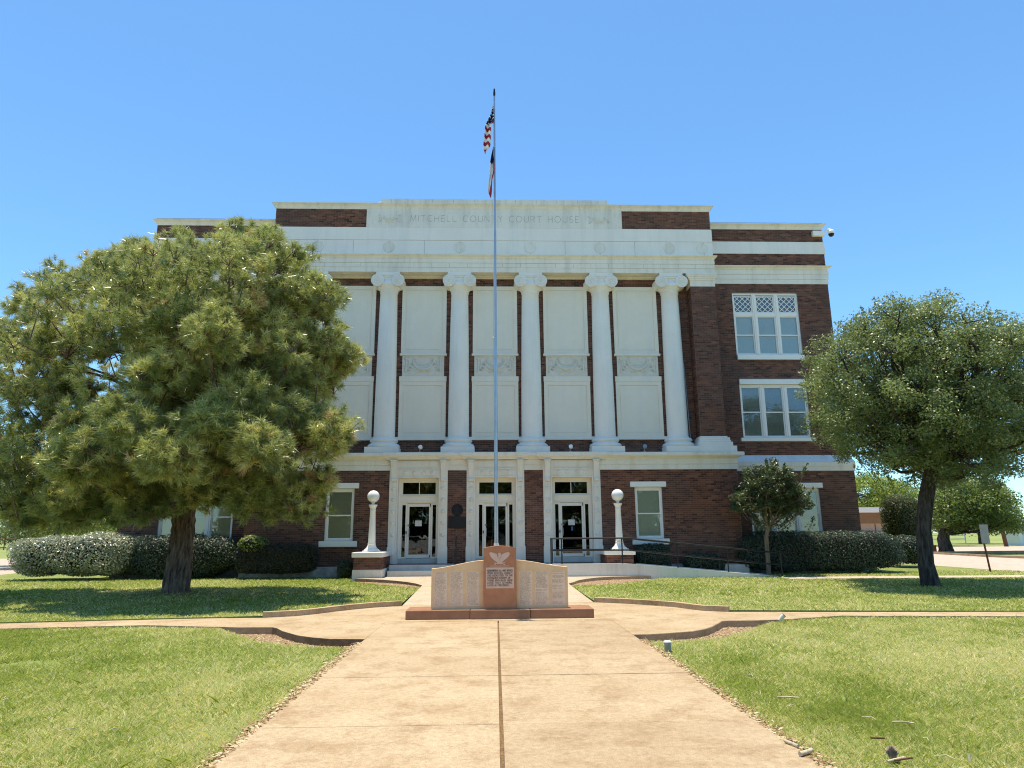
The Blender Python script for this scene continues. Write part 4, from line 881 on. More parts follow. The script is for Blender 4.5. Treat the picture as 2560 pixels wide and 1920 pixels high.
def flag(name, label, prof, us):
    """limp flag hanging from the pole: prof = (z, left x, right x) from the top down"""
    ns, nt_ = 40, 14; V = []; F = []; UV = []
    for i in range(ns+1):
        q = i/ns; zt_ = prof[0][0]+(prof[-1][0]-prof[0][0])*q
        k = next(a for a in range(len(prof)-1) if prof[a+1][0] <= zt_+1e-6); f = (prof[k][0]-zt_)/(prof[k][0]-prof[k+1][0])
        xl = prof[k][1]*(1-f)+prof[k+1][1]*f; xr = prof[k][2]*(1-f)+prof[k+1][2]*f
        for j in range(nt_+1):
            t = j/nt_; V.append((xl+(xr-xl)*t, 13.06-.05*math.sin(t*7+q*4)*min(1, 4*q)-.03*q, zt_+.07*(t-.5)*min(1, 3*q)))
            UV.append((q*.95+.02, min(.995, max(.005, 1-q*.97+.10*(t-.5))))) if us else UV.append((q if q < .4 else .5+.4*q*(1), min(.99, max(.01, 1.22-t*1.0-max(0, q-.80)*5))))
    for i in range(ns):
        for j in range(nt_): F.append((i*(nt_+1)+j, (i+1)*(nt_+1)+j, (i+1)*(nt_+1)+j+1, i*(nt_+1)+j+1))
    m = D.meshes.new(name); m.from_pydata(V, [], F); uvl = m.uv_layers.new(name='UVMap')
    for lp in m.loops: uvl.data[lp.index].uv = UV[lp.vertex_index]
    m.polygons.foreach_set('use_smooth', [True]*len(F)); m.materials.append(flag_mat(name+'_cloth', us)); m.update()
    o = D.objects.new(name, m); C.objects.link(o); md = o.modifiers.new('thick', 'SOLIDIFY'); md.thickness = .004
    return tag(o, label, 'flag')
flag('flag', 'limp striped red and white flag hanging highest on the flagpole', [(10.47, .06, .09), (10.28, .02, .085), (10.12, -.05, .085), (10.0, -.095, .08), (9.98, -.10, .03), (9.75, -.115, .025), (9.55, -.14, .015), (9.48, -.13, .01), (9.36, -.10, -.08)], True)
flag('flag', 'limp flag with blue, white and red bands hanging below the striped one', [(9.50, .07, .09), (9.3, .03, .09), (9.13, .005, .09), (9.0, .0, .10), (8.88, -.01, .10), (8.7, -.025, .055), (8.55, -.035, .045), (8.45, -.03, .045), (8.34, .02, .035)], False)
# ------------------------------------------------------------------ vegetation
def unit(v): return v/np.maximum(np.linalg.norm(v, axis=-1, keepdims=True), 1e-9)
def rdir(n): return unit(rng.normal(size=(n, 3)))
def leaves(name, P_, nrm, size, mat, tint, parent=None, asp=.5, origin=(0, 0, 0)):
    n = len(P_); t = unit(np.cross(nrm, rdir(n))); b = np.cross(nrm, t); s = size.reshape(-1, 1) if hasattr(size, 'reshape') else size
    P_ = P_-np.array(origin)
    V = np.stack([P_-t*s, P_+b*s*asp+nrm*s*.12, P_+t*s, P_-b*s*asp+nrm*s*.12], 1).reshape(-1, 3)
    return npmesh(name, V, np.arange(4*n).reshape(n, 4), mat, np.repeat(tint, 4), parent)
def inpoly(px, py, poly):
    r = np.zeros(len(px), bool); n = len(poly)
    for i in range(n):
        x1, y1 = poly[i]; x2, y2 = poly[(i+1) % n]
        if y1 == y2: continue
        c = ((y1 > py) != (y2 > py)) & (px < (x2-x1)*(py-y1)/(y2-y1)+x1); r ^= c
    return r
def polydist(px, py, poly):
    d = np.full(len(px), 1e9)
    for i in range(len(poly)):
        a = np.array(poly[i]); b = np.array(poly[(i+1) % len(poly)]); ab = b-a
        t = np.clip(((px-a[0])*ab[0]+(py-a[1])*ab[1])/(ab@ab+1e-9), 0, 1)
        d = np.minimum(d, np.hypot(px-a[0]-t*ab[0], py-a[1]-t*ab[1]))
    return d
def volume(poly, yc, depth, n, shell=.5, inset=.3):
    """points in a crown whose silhouette in xz is poly and whose thickness follows the distance to its edge"""
    a = np.array(poly); lo, hi = a.min(0), a.max(0); out = []
    while sum(map(len, out)) < n:
        q = rng.uniform(lo, hi, (n*3, 2)); q = q[inpoly(q[:, 0], q[:, 1], poly)]; out.append(q)
    q = np.concatenate(out)[:n]; d = polydist(q[:, 0], q[:, 1], poly); dm = d.max()
    h = depth*np.sqrt(np.clip(1-(1-np.clip(d/(dm*.9), 0, 1))**2, 0, 1)); t = rng.uniform(-1, 1, n); t = np.sign(t)*np.abs(t)**shell
    y = yc+h*t; k = yc/np.maximum(y, .5) if yc > 5 else np.ones(n); px, pz = q[:, 0]*k, 1.4+(q[:, 1]-1.4)*k
    ok = inpoly(px, pz, poly) & (polydist(px, pz, poly) > inset) & (d > inset)
    return np.stack([q[:, 0], y, q[:, 1]], 1)[ok]
def limb(mb, a, b, r0, r1, sag=.3, n=6, k=7):
    a, b = Vector(a), Vector(b); pts = []; L = (b-a).length
    o1 = Vector((random.uniform(-1, 1), random.uniform(-1, 1), random.uniform(-.5, 1)))*L*.10*sag/.3
    for i in range(n+1):
        t = i/n; p = a.lerp(b, t)+o1*math.sin(t*math.pi)+Vector((0, 0, -1))*math.sin(t*math.pi)*L*.05
        p += Vector((random.uniform(-1, 1), random.uniform(-1, 1), random.uniform(-1, 1)))*L*.012; pts.append(p)
    mb.tube(pts, [r0+(r1-r0)*i/n for i in range(n+1)], k); return pts
# --- the big pine
PINE = [(-13.3, 6.2), (-12.96, 7.18), (-12.61, 8.06), (-12.26, 8.68), (-11.87, 8.59), (-11.46, 8.42), (-10.88, 8.6), (-10.63, 8.81), (-9.97, 9.33), (-9.5, 9.54), (-8.71, 9.49), (-8.06, 9.71), (-7.04, 9.72), (-6.31, 9.78), (-5.58, 9.85), (-5.11, 9.55), (-4.91, 9.0), (-4.55, 8.63), (-4.13, 8.16), (-4.1, 7.56), (-4.24, 6.98), (-3.6, 7.04), (-3.45, 5.94), (-3.5, 5.1), (-4.02, 4.71), (-3.55, 4.27), (-3.75, 3.63), (-4.3, 3.2), (-4.5, 2.6), (-5.2, 2.3), (-6.58, 2.25), (-7.46, 2.45), (-8.64, 2.5), (-9.35, 2.4), (-10.37, 2.2), (-11.42, 2.3), (-12.5, 2.5), (-13.6, 3.0), (-13.8, 4.6)]
PX, PY = -8.16, 18.7
pine = Th('pine_tree', 'big spreading pine tree with drooping needle clumps and thick bark trunk', 'tree', (PX, PY, 0))
tk = MB(); n = 40; nz = 46; V = []; F = []
ph = [random.uniform(0, 6.28) for _ in range(12)]
for i in range(nz+1):
    z = -.1+6.0*i/nz; r = .29+.05*math.exp(-max(z, 0)*2.6)-.028*max(0, z-.6)*.8-(.02*max(0, z-2))
    for k in range(n):
        t = 2*math.pi*k/n; rid = .018*math.sin(9*t+2.2*math.sin(z*1.9+ph[0]))+.014*math.sin(15*t+3*math.sin(z*2.7+ph[1]))+.012*math.sin(z*23+4*math.sin(3*t))+random.uniform(-.008, .008)
        rr = max(.05, r+rid+.03*math.exp(-max(z, 0)*5)*math.sin(5*t+1)); V.append((PX+.01*min(z, 3)+rr*math.cos(t), PY+rr*math.sin(t), z))
for i in range(nz):
    for k in range(n): F.append((i*n+k, i*n+(k+1) % n, (i+1)*n+(k+1) % n, (i+1)*n+k))
tk.add(V, F, True); trunk = pine.part(tk, 'trunk', 'bark_pine')
# boughs: (x px, y px, radius px, distance) read off a 1.929x view of the crown, turned into places in the world
axis = np.array([PX, 18.2, 0]); cc = []; lobes = []
for (lx, ly, lr, Y) in [(250, 420, 200, 19.6), (150, 760, 190, 19.6), (60, 620, 120, 19), (900, 230, 210, 18.6), (680, 250, 150, 18.8), (1130, 190, 150, 18.2), (1340, 210, 170, 17.6), (880, 560, 200, 15.3), (1120, 470, 170, 15.6), (1340, 430, 150, 16.2), (1500, 420, 150, 17), (1615, 690, 100, 17.4), (1525, 620, 115, 17.2), (560, 1130, 180, 14.9), (430, 1000, 120, 15.6), (1150, 920, 150, 15.0), (1430, 1060, 180, 15.8), (1580, 1030, 105, 15.8), (860, 1060, 140, 15.8), (1290, 1310, 150, 16.3), (1080, 1250, 130, 16.2), (1460, 1290, 110, 16.6), (930, 830, 160, 16.6), (330, 620, 150, 17.4), (230, 1060, 190, 18.8), (190, 1330, 140, 18.6), (420, 1330, 140, 17.2), (620, 400, 170, 18.2), (1260, 700, 160, 16.6), (680, 1280, 140, 16.6), (1380, 860, 130, 17.2), (90, 1180, 120, 18.8), (1200, 1385, 105, 16.4), (1420, 1390, 85, 16.6), (700, 1390, 100, 16.6), (960, 1340, 105, 16.4), (330, 1420, 105, 17.6), (540, 1390, 100, 17.2), (140, 1420, 100, 18.6), (760, 640, 170, 17.8), (1000, 720, 170, 17.4), (1180, 1080, 160, 16.8), (740, 980, 170, 17.2), (300, 860, 160, 18.8), (1480, 780, 130, 17.4), (560, 250, 120, 18.9), (600, 1010, 110, 14.1), (820, 1180, 105, 14.0), (1010, 1010, 110, 14.2), (380, 1200, 110, 14.6), (1260, 1130, 100, 14.4), (1010, 560, 110, 14.2), (760, 760, 110, 14.6), (1240, 420, 160, 17.8), (760, 420, 170, 17.6)]:
    d = fw*FPX+r2*(lx/1.929-1280)+u2*(960-(540+ly/1.929)); k_ = Y/d.y; c_ = np.array([k_*d.x, Y, CAMH+k_*d.z]); r_ = 1.08*lr/1.929*Y/FPX
    m_ = int(9+9*r_); q = rdir(m_*3); q = q[(q[:, 2] > -.55)][:m_]; lobes.append((c_, r_))
    for v_ in q: cc.append((c_+v_*np.array([r_, r_, r_*.85])*rng.uniform(.45, 1.06), c_, r_))
for p in volume(PINE, 17.6, 3.2, 2600, .5, .35):
    if all(np.linalg.norm(p-q[0]) > .56 for q in cc) and ((p[0]+10.1)/1.0)**2+((p[2]-5.3)/1.7)**2 > 1: cc.append((p, p-np.array([(p[0]-PX)*rng.uniform(.02, .16), (p[1]-18)*rng.uniform(.02, .2), rng.uniform(.1, .55)])+rng.normal(0, .22, 3), .7))
print('pine clumps', len(cc))
br = MB(); tips = []; dirs = []; tnt = []
for c_, r_ in lobes:
    L = math.hypot(c_[0]-PX, c_[1]-18.4); zb = max(2.9, min(7.0, c_[2]-.45*L-.2))
    limb(br, (PX+.15+random.uniform(-.05, .05), PY+random.uniform(-.05, .05), zb), c_-np.array([0, 0, .4*r_]), .03+.010*L, .022, .45)
for p, c_, r_ in cc:
    br.tube([tuple(c_-np.array([0, 0, .4*r_])), tuple((p+c_)/2-np.array([0, 0, .2*r_])), tuple(p)], [.017, .013, .008], 5, cap=False)
    nt_ = int(rng.integers(11, 24)); r = rng.uniform(.24, .48)
    q = rdir(nt_)*rng.uniform(.35, 1, (nt_, 1))**.5*r
    P_ = p+q; dd = unit(q*1.6+unit(p-c_)*.45+np.array([0, 0, .55])+rng.normal(size=(nt_, 3))*.28)
    tips.append(P_); dirs.append(dd); base = rng.uniform(.05, .78); tnt.append(np.clip(rng.normal(base, .10, nt_), 0, .86))
    for a in P_[::3]: br.tube([tuple(p-np.array([0, 0, .15])), tuple((p+a)/2-np.array([0, 0, .05])), tuple(a)], [.010, .008, .005], 4, cap=False)
# long bare branch reaching to the right over the small window
ex = np.array([[-4.75, 17.2, 2.05], [-4.55, 17.2, 2.1], [-3.95, 17.1, 2.14], [-3.8, 17.1, 2.05], [-3.98, 17.1, 1.95], [-4.45, 17.2, 1.72]])
br.tube([(-6.2, 17.6, 2.5), (-5.4, 17.3, 2.02), (-4.8, 17.2, 2.12), (-4.35, 17.15, 2.18), (-4.05, 17.1, 2.12)], [.03, .022, .016, .012, .008], 6)
tips.append(ex); dirs.append(unit(rng.normal(size=(len(ex), 3))+np.array([.6, 0, -.3]))); tnt.append(np.full(len(ex), .4))
tips = np.concatenate(tips); dirs = np.concatenate(dirs); tnt = np.concatenate(tnt)
pine.part(br, 'branches', 'bark_pine', trunk)
NN = 54; T = len(tips); P_ = np.repeat(tips, NN, 0); dd = np.repeat(dirs, NN, 0)
back = rng.uniform(0, 1, (T*NN, 1)); P_ = P_-dd*back*.16
sd = rdir(T*NN); sd = unit(sd-dd*np.sum(sd*dd, 1, keepdims=True)); nd = unit(dd*rng.uniform(.25, .95, (T*NN, 1))+sd*rng.uniform(.35, .95, (T*NN, 1))+np.array([0, 0, -.16])); L = rng.uniform(.13, .24, (T*NN, 1))*np.repeat(rng.uniform(.75, 1.2, (T, 1)), NN, 0)
wv = unit(np.cross(nd, rdir(T*NN)))*.0072
V = np.stack([P_-wv, P_+wv, P_+nd*L+np.array([0, 0, -.02])], 1).reshape(-1, 3)-np.array([PX, PY, 0])
tt = np.clip(np.repeat(tnt, NN)+rng.normal(0, .08, T*NN)+np.where(rng.random(T*NN) < .02, .4, 0)+np.repeat(np.where(rng.random(T) < .03, .5, 0), NN), 0, 1)
npmesh('crown', V, np.arange(3*T*NN).reshape(-1, 3), 'needle', np.repeat(tt, 3), pine.o)
# --- broadleaf trees
def leafy(name, label, loc, poly, depth, ncl, per, lsize, mat, barkm, trunk_pts, trunk_r, crad, group=None, spacing=.6, twig=True, flat=.8, shell=.45, lobe=None, sprigs=0):
    t = Th(name, label, 'tree', loc, group); tm = MB()
    tm.tube(trunk_pts, trunk_r, 14)
    sel = []; bough = []
    if lobe:
        for p in volume(poly, loc[1], depth, 4000, shell, lobe*.62):
            if all(np.linalg.norm((p-q)*np.array([1, 1, 1.25])) > lobe*.98 for q in bough): bough.append(p)
        for b_ in bough:
            lr_ = lobe*rng.uniform(.65, 1.1); k_ = max(5, int(ncl/len(bough)))
            v_ = rdir(k_*3); v_ = v_[v_[:, 2] > -.45][:k_]; sel += [b_+q*np.array([lr_, lr_, lr_*.7])*rng.uniform(.6, 1.0) for q in v_]
    else:
        for p in volume(poly, loc[1], depth, ncl*14, shell, crad*.28):
            if all(np.linalg.norm(p-q) > spacing for q in sel): sel.append(p)
            if len(sel) >= ncl: break
    top = np.array(trunk_pts[-1]); pts = []; nr = []; tn = []
    tko = None; bm2 = MB()
    for p in sel:
        st = np.array(trunk_pts[-1] if random.random() < .65 or len(trunk_pts) < 3 else trunk_pts[-2])
        if twig and not lobe: limb(bm2, st, p, trunk_r[-1]*.45, .012, .5, 6, 5)
        elif lobe:
            nb = min(bough, key=lambda q: np.linalg.norm(q-p)); bm2.tube([tuple(nb), tuple((nb+p)/2+rng.normal(0, .04, 3)), tuple(p)], [.016, .012, .006], 4, cap=False)
        n_ = int(per*rng.uniform(.7, 1.3)); r = crad*rng.uniform(.75, 1.25)
        q = rdir(n_)*(rng.random((n_, 1))**.45)*np.array([r, r, r*flat]); pts.append(p+q)
        nr.append(unit(q/r*.5+rng.normal(size=(n_, 3))*.55+np.array([0, 0, .55]))); tn.append(np.clip(rng.normal(rng.uniform(.25, .65), .18, n_), 0, 1))
    for b_ in bough: limb(bm2, trunk_pts[-1] if random.random() < .7 else trunk_pts[-2], b_, trunk_r[-1]*.5, .018, .5, 6, 6)
    tko = t.part(tm, 'trunk', barkm)
    if twig: t.part(bm2, 'branches', barkm, tko); bm2 = MB()
    for _ in range(sprigs):
        i_ = rng.integers(len(poly)); a_, b_ = np.array(poly[i_]), np.array(poly[(i_+1) % len(poly)]); f_ = rng.random(); e_ = a_*(1-f_)+b_*f_
        c_ = np.array(poly).mean(0); e_ = c_+(e_-c_)*rng.uniform(.80, .97); y_ = loc[1]+rng.normal(0, .6)
        ax = unit(np.array([(e_-c_)[0]*.5, 0, abs((e_-c_)[1])*.5+.6])); L_ = rng.uniform(.25, .6); n_ = int(26+60*L_); u_ = rng.random((n_, 1))
        st_ = np.array([e_[0], y_, e_[1]])-ax*.3; pts.append(st_+ax*u_*L_+rng.normal(size=(n_, 3))*.055*(1.2-u_)); nr.append(unit(rng.normal(size=(n_, 3))+np.array([0, 0, .5]))); tn.append(np.clip(rng.normal(.55, .2, n_), 0, 1))
        bm2.tube([tuple(st_-ax*.25), tuple(st_+ax*L_*.9)], [.008, .004], 4, cap=False)
    if sprigs: t.part(bm2, 'twigs', barkm, tko, kind='stuff')
    pts = np.concatenate(pts)
    leaves('crown', pts, np.concatenate(nr), lsize*rng.uniform(.7, 1.3, len(pts)), mat, np.concatenate(tn), t.o, .5, loc)
    return t
OAK = [(8.55, 4.9), (8.85, 6.3), (9.6, 7.1), (10.2, 7.65), (11.35, 8.1), (12.77, 8.2), (14.0, 7.8), (15.5, 7.2), (16.8, 5.7), (16.2, 4.0), (14.2, 2.7), (13.15, 2.2), (11.65, 2.3), (10.2, 2.6), (9.4, 3.2), (8.8, 4.0)]
leafy('live_oak_tree', 'round crowned glossy live oak with dark trunk on the right lawn', (11.55, 18.2, 0), OAK, 3.1, 760, 190, .036, 'oak_leaf', 'bark_oak',
      [(11.55, 18.2, -.1), (11.55, 18.2, .1), (11.5, 18.2, .6), (11.56, 18.2, 1.5), (11.75, 18.2, 2.3), (12.05, 18.2, 3.2), (12.2, 18.15, 4.2)], [.27, .235, .195, .185, .19, .17, .13], .36, lobe=.74, flat=.7, sprigs=60)
SM = [(8.2, 2.4), (8.4, 2.9), (8.7, 3.5), (9.1, 3.75), (9.6, 3.8), (10.1, 4.0), (10.4, 3.7), (10.8, 3.1), (11.2, 2.6), (10.95, 1.8), (10.0, 1.8), (9.4, 2.0), (8.5, 1.85)]
leafy('small_tree', 'small forked tree with dark leathery leaves in front of the right windows', (9.46, 23.6, 0), SM, 1.0, 120, 60, .046, 'small_leaf', 'bark_smooth',
      [(9.44, 23.6, -.05), (9.45, 23.6, .5), (9.46, 23.6, 1.3), (9.55, 23.6, 1.6), (9.62, 23.55, 2.1)], [.085, .075, .07, .055, .04], .17, lobe=.40, sprigs=22)
# --- hedges and bushes: leaves over a dark core
def hedge(name, label, cat, x0, x1, y0, y1, z0, z1, n, mat, lsize, pw=4, wob=.06, group=None, tb=.45):
    loc = ((x0+x1)/2, (y0+y1)/2, .04); t = Th(name, label, cat, loc, group)
    cx, cy_, cz = loc[0], loc[1], (z0+z1)/2; hx, hy, hz = (x1-x0)/2, (y1-y0)/2, (z1-z0)/2
    d = rdir(n)*np.array([1/max(hx, .1), 1/max(hy, .1), 1/hz])*0+rng.uniform(-1, 1, (n, 3))
    d = d/(np.sum(np.abs(d)**pw, 1, keepdims=True)**(1/pw))            # superquadric shell
    # area weighting along the long side
    q = d*np.array([hx, hy, hz]); ph_ = rng.uniform(0, 6, 6)
    w_ = 1+wob*(np.sin(q[:, 0]*2.1+ph_[0])+np.sin(q[:, 0]*4.7+q[:, 2]*3+ph_[1])+.7*np.sin(q[:, 2]*6+q[:, 0]*1.3+ph_[2]))*.5
    k = rng.uniform(.86, 1.04, (n, 1)); q = q*k*np.stack([1+(w_-1)*.4, w_, w_], 1)
    nr = unit(np.sign(d)*np.abs(d)**(pw-1)/np.array([hx, hy, hz])); nr = unit(nr*.9+rng.normal(size=(n, 3))*.5+np.array([0, 0, .25]))
    pts = q+np.array([cx, cy_, cz]); ok = pts[:, 2] > .06; pts, nr = pts[ok], nr[ok]; n = len(pts)
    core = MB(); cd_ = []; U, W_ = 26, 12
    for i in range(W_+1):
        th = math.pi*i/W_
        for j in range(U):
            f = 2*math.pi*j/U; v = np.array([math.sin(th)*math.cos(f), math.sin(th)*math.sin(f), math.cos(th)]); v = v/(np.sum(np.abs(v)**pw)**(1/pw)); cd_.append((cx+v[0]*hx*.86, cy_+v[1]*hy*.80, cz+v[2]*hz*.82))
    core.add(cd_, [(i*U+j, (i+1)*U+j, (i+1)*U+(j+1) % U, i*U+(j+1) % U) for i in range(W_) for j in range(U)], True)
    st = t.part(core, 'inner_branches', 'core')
    leaves('foliage', pts, nr, lsize*rng.uniform(.7, 1.3, n), mat, np.clip(rng.normal(tb, .2, n), 0, 1), t.o, .45, loc)
    return t
hedge('hedge', 'long hedge with sunlit whitish top left of the pine trunk', 'hedge', -16.3, -12.0, 23.7, 26.0, .15, 1.55, 26000, 'lit_hedge_leaf', .040, 2.8, .12, tb=.55)
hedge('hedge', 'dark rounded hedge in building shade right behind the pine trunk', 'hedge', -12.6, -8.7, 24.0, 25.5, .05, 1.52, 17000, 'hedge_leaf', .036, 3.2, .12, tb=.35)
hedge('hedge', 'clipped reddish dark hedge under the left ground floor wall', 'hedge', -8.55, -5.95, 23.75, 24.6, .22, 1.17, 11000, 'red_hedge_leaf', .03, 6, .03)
hedge('bush', 'bright leafy sprig rising over the reddish hedge', 'bush', -8.6, -7.5, 23.7, 24.4, .95, 1.44, 900, 'mid_leaf', .05, 2.0, .35, tb=.75)
hedge('bush', 'small round dark bush beside the left lamp pedestal', 'bush', -5.1, -4.58, 23.4, 23.95, .04, .66, 2600, 'hedge_leaf', .024, 2.6, .06, tb=.3)
hedge('bush', 'dark clipped bush beside the right lamp pedestal behind the ramp', 'bush', 5.05, 6.25, 23.9, 24.65, .1, 1.1, 6000, 'hedge_leaf', .03, 3.4, .05, tb=.3)
hedge('bush', 'low spreading blue-green shrub under the wall behind the ramp', 'bush', 6.75, 8.15, 23.85, 24.65, .05, .76, 5000, 'hedge_leaf', .036, 2.4, .1, tb=.4)
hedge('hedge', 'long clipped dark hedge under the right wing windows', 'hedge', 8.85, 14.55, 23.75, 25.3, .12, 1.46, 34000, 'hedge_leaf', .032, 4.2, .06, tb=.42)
hedge('topiary', 'tall bullet shaped dark topiary bush past the right building corner', 'bush', 16.8, 18.3, 28.2, 29.8, .9, 3.05, 9000, 'topiary_leaf', .04, 2.4, .07)
hedge('bush', 'low dark bush at the foot of the tall topiary', 'bush', 16.3, 17.75, 27.2, 28.6, .15, 1.3, 6000, 'hedge_leaf', .04, 2.4, .1, tb=.35)
t = Th('stone_block', 'pale rounded stone block on the ground behind the ramp rail', 'block', (8.62, 24.4, 0))
t.part(MB().box(8.17, 9.05, 24.25, 24.6, -.05, .36, .05), 'block_body', 'painted_concrete')
# --- background trees
def blob(cx, cz, rx, rz, n=12, j=.15): return [(cx+rx*math.cos(2*math.pi*i/n)*random.uniform(1-j, 1+j*.4), cz+rz*math.sin(2*math.pi*i/n)*random.uniform(1-j, 1+j*.4)) for i in range(n)]
G = 'trees beyond the streets'
def bgtree(label, x, y, cz, rx, rz, mat, ncl, per, ls, name='leafy_tree', tr=.2, cr=.9, sp=.8, bark_='bark_oak'):
    leafy(name, label, (x, y, -.1), blob(x, cz, rx*1.12, rz*1.12), rx*.8, int(ncl*1.5), int(per*1.1), ls, mat, bark_, [(x, y, -.2), (x+.05, y, cz*.3), (x+random.uniform(-.3, .3), y, cz-rz*.55), (x, y, cz)], [tr*1.2, tr, tr*.9, tr*.5], cr, G, sp)
bgtree('lime green tree behind the low brown building right of the courthouse', 44.3, 78, 5.3, 4.6, 2.7, 'lime_leaf', 60, 170, .13, tr=.25, cr=1.0)
leafy('shade_tree', 'broad low shade tree with forked trunk across the right street', (34.2, 51.3, -.1), [(32.6, 2.0), (32.9, 4.4), (34.0, 5.5), (35.75, 6.0), (38, 5.5), (40.2, 4.3), (41.0, 2.4), (40, 1.3), (36, 1.5), (33.8, 1.6)], 3.0, 130, 210, .10, 'mid_leaf', 'bark_oak',
      [(34.1, 51.3, -.2), (34.1, 51.3, .2), (34.0, 51.3, .9), (34.2, 51.3, 1.5), (35.0, 51.3, 2.4)], [.6, .48, .42, .34, .24], .8, G, .7)
bgtree('pale green tree farthest right behind the white house', 66, 92, 4.5, 6, 2.8, 'far_leaf', 46, 150, .16, cr=1.3)
bgtree('yellow-green tree rising left of the tall topiary bush', 38.5, 84, 4.6, 3.2, 2.2, 'lime_leaf', 40, 150, .14, cr=.9)
bgtree('green tree between the shade tree and the utility pole', 51.5, 80, 4.4, 6.5, 3.0, 'mid_leaf', 46, 150, .14, cr=1.1)
bgtree('leafy tree under the pine crown at the far left', -24.5, 40, 3.4, 4.8, 1.7, 'mid_leaf', 70, 170, .09, tr=.14, cr=.8)
bgtree('lime bush-like tree behind the sunlit hedge end', -30, 56, 1.9, 5.5, 1.5, 'lime_leaf', 50, 150, .11, tr=.12, cr=.9)
for i, (x, y, cz, rx, rz) in enumerate(((-95, 128, 3.4, 10, 3.6), (-78, 122, 2.4, 6, 2.4), (-70, 132, 3.0, 7, 3.2), (-60, 126, 2.4, 7, 2.6), (-86, 118, 1.8, 5, 2.0), (-50, 130, 3.0, 8, 3.0))):
    lb = ('widest mesquite tree at the far left edge of the pasture', 'low mesquite left of the grey shed beyond the pipe fence', 'tall mesquite behind the grey shed in the pasture', 'mesquite right of the grey shed behind the hedge', 'small mesquite bush nearest the pipe fence', 'rightmost mesquite hidden behind the near leafy tree')[i]
    bgtree(lb, x, y, cz, rx, rz, 'far_leaf', 40, 130, .17, 'mesquite_tree', .15, 1.7, 1.2)
for i, x in enumerate((8, 26, 60)):
    pass
# --- pipe fence, shed, far buildings, sign, pole
t = Th('pipe_fence', 'rusty three rail pipe fence across the far left pasture', 'fence', (-72, 105, 0))
for z in (.35, .95, 1.55): t.part(MB().tube([(-120, 107, z-.1), (-40, 103, z-.1)], .05, 6), 'rail', 'wood_dark')
for k in range(14): t.part(MB().tube([(-119+k*6, 106.9-k*.3, -.2), (-119+k*6, 106.9-k*.3, 1.6)], .07, 6), 'post', 'wood_dark')
t = Th('shed', 'small grey metal shed beyond the pipe fence', 'shed', (-60, 116, 0))
t.part(MB().box(-63.5, -58.5, 114, 118, -.2, 2.0), 'wall', 'siding'); t.part(MB().prism([(-63.8, 2.0), (-58.2, 2.0), (-61, 2.7)], 113.8, 118.2), 'roof', 'grey_metal'); t.part(MB().box(-60.2, -59.2, 113.9, 113.99, 1.0, 1.9), 'door', 'blue_grey')
t = Th('low_building', 'low brown brick building with white fascia right of the courthouse', 'building', (40, 62, 0))
t.part(MB().box(31, 38.6, 62, 72, -.2, 1.45), 'lower_wall', 'pink_stucco'); t.part(MB().box(31, 38.6, 61.95, 72, 1.45+.78, 3.2), 'upper_wall', 'tan_brick_far'); t.part(MB().box(31, 38.6, 62.6, 72, 1.45, 2.23), 'lower_wall', 'pink_stucco')
t.part(MB().box(30.8, 38.8, 61.6, 72.2, 3.2, 3.66), 'fascia', 'white'); t.part(MB().box(34.9, 34.96, 61.93, 61.99, .0, 2.2), 'post', 'wood_dark')
t = Th('house', 'white single-storey house at the far right edge', 'house', (66, 80, 0))
t.part(MB().box(60.6, 72, 78, 80, -.2, 1.95), 'wall', 'siding'); t.part(MB().prism([(60.1, 1.95), (72.6, 1.95), (66.4, 3.4)], 77.5, 80.3), 'roof', 'slope'); t.part(MB().box(61.2, 64.5, 77.9, 77.99, .55, 1.35), 'window', 'blue_grey'); t.part(MB().box(61.1, 64.6, 77.92, 77.97, .5, .55), 'sill', 'white')
t = Th('white_fence', 'white rail fence behind the far right lawn', 'fence', (50, 90, 0))
for z in (.5, 1.0, 1.5): t.part(MB().tube([(40, 88, z), (64, 92, z)], .06, 6), 'rail', 'siding')
for k in range(9): t.part(MB().tube([(40+3*k, 88+.5*k, -.2), (40+3*k, 88+.5*k, 1.6)], .08, 6), 'post', 'siding')
t = Th('utility_pole', 'leaning brown wooden utility pole before the white house', 'pole', (53.75, 71.2, 0))
t.part(MB().tube([(53.8, 71.2, -.2), (53.6, 71.2, 2.0), (53.5, 71.2, 3.6)], [.2, .18, .16], 10), 'shaft', 'wood_dark'); t.part(MB().box(53.3, 53.7, 71.1, 71.3, 3.6, 3.66), 'cap', 'wood_dark')
t = Th('road_sign', 'road sign seen from behind on a rusty leaning post', 'sign', (17.76, 24.5, 0))
t.part(MB().tube([(17.79, 24.5, -.1), (17.66, 24.5, 1.66)], .032, 8), 'post', 'wood_dark'); t.part(MB().box(17.60, 17.91, 24.46, 24.47, 1.0, 1.66, .004), 'sign_panel', 'sign_back')
t = Th('bench', 'small dark bench beside the shade tree trunk', 'bench', (33.0, 51.5, 0)); t.part(MB().box(32.5, 33.4, 51.3, 51.8, .38, .46), 'seat', 'wood_dark'); t.part(MB().box(32.52, 32.6, 51.3, 51.8, -.1, .38), 'leg', 'wood_dark'); t.part(MB().box(33.3, 33.38, 51.3, 51.8, -.1, .38), 'leg', 'wood_dark')
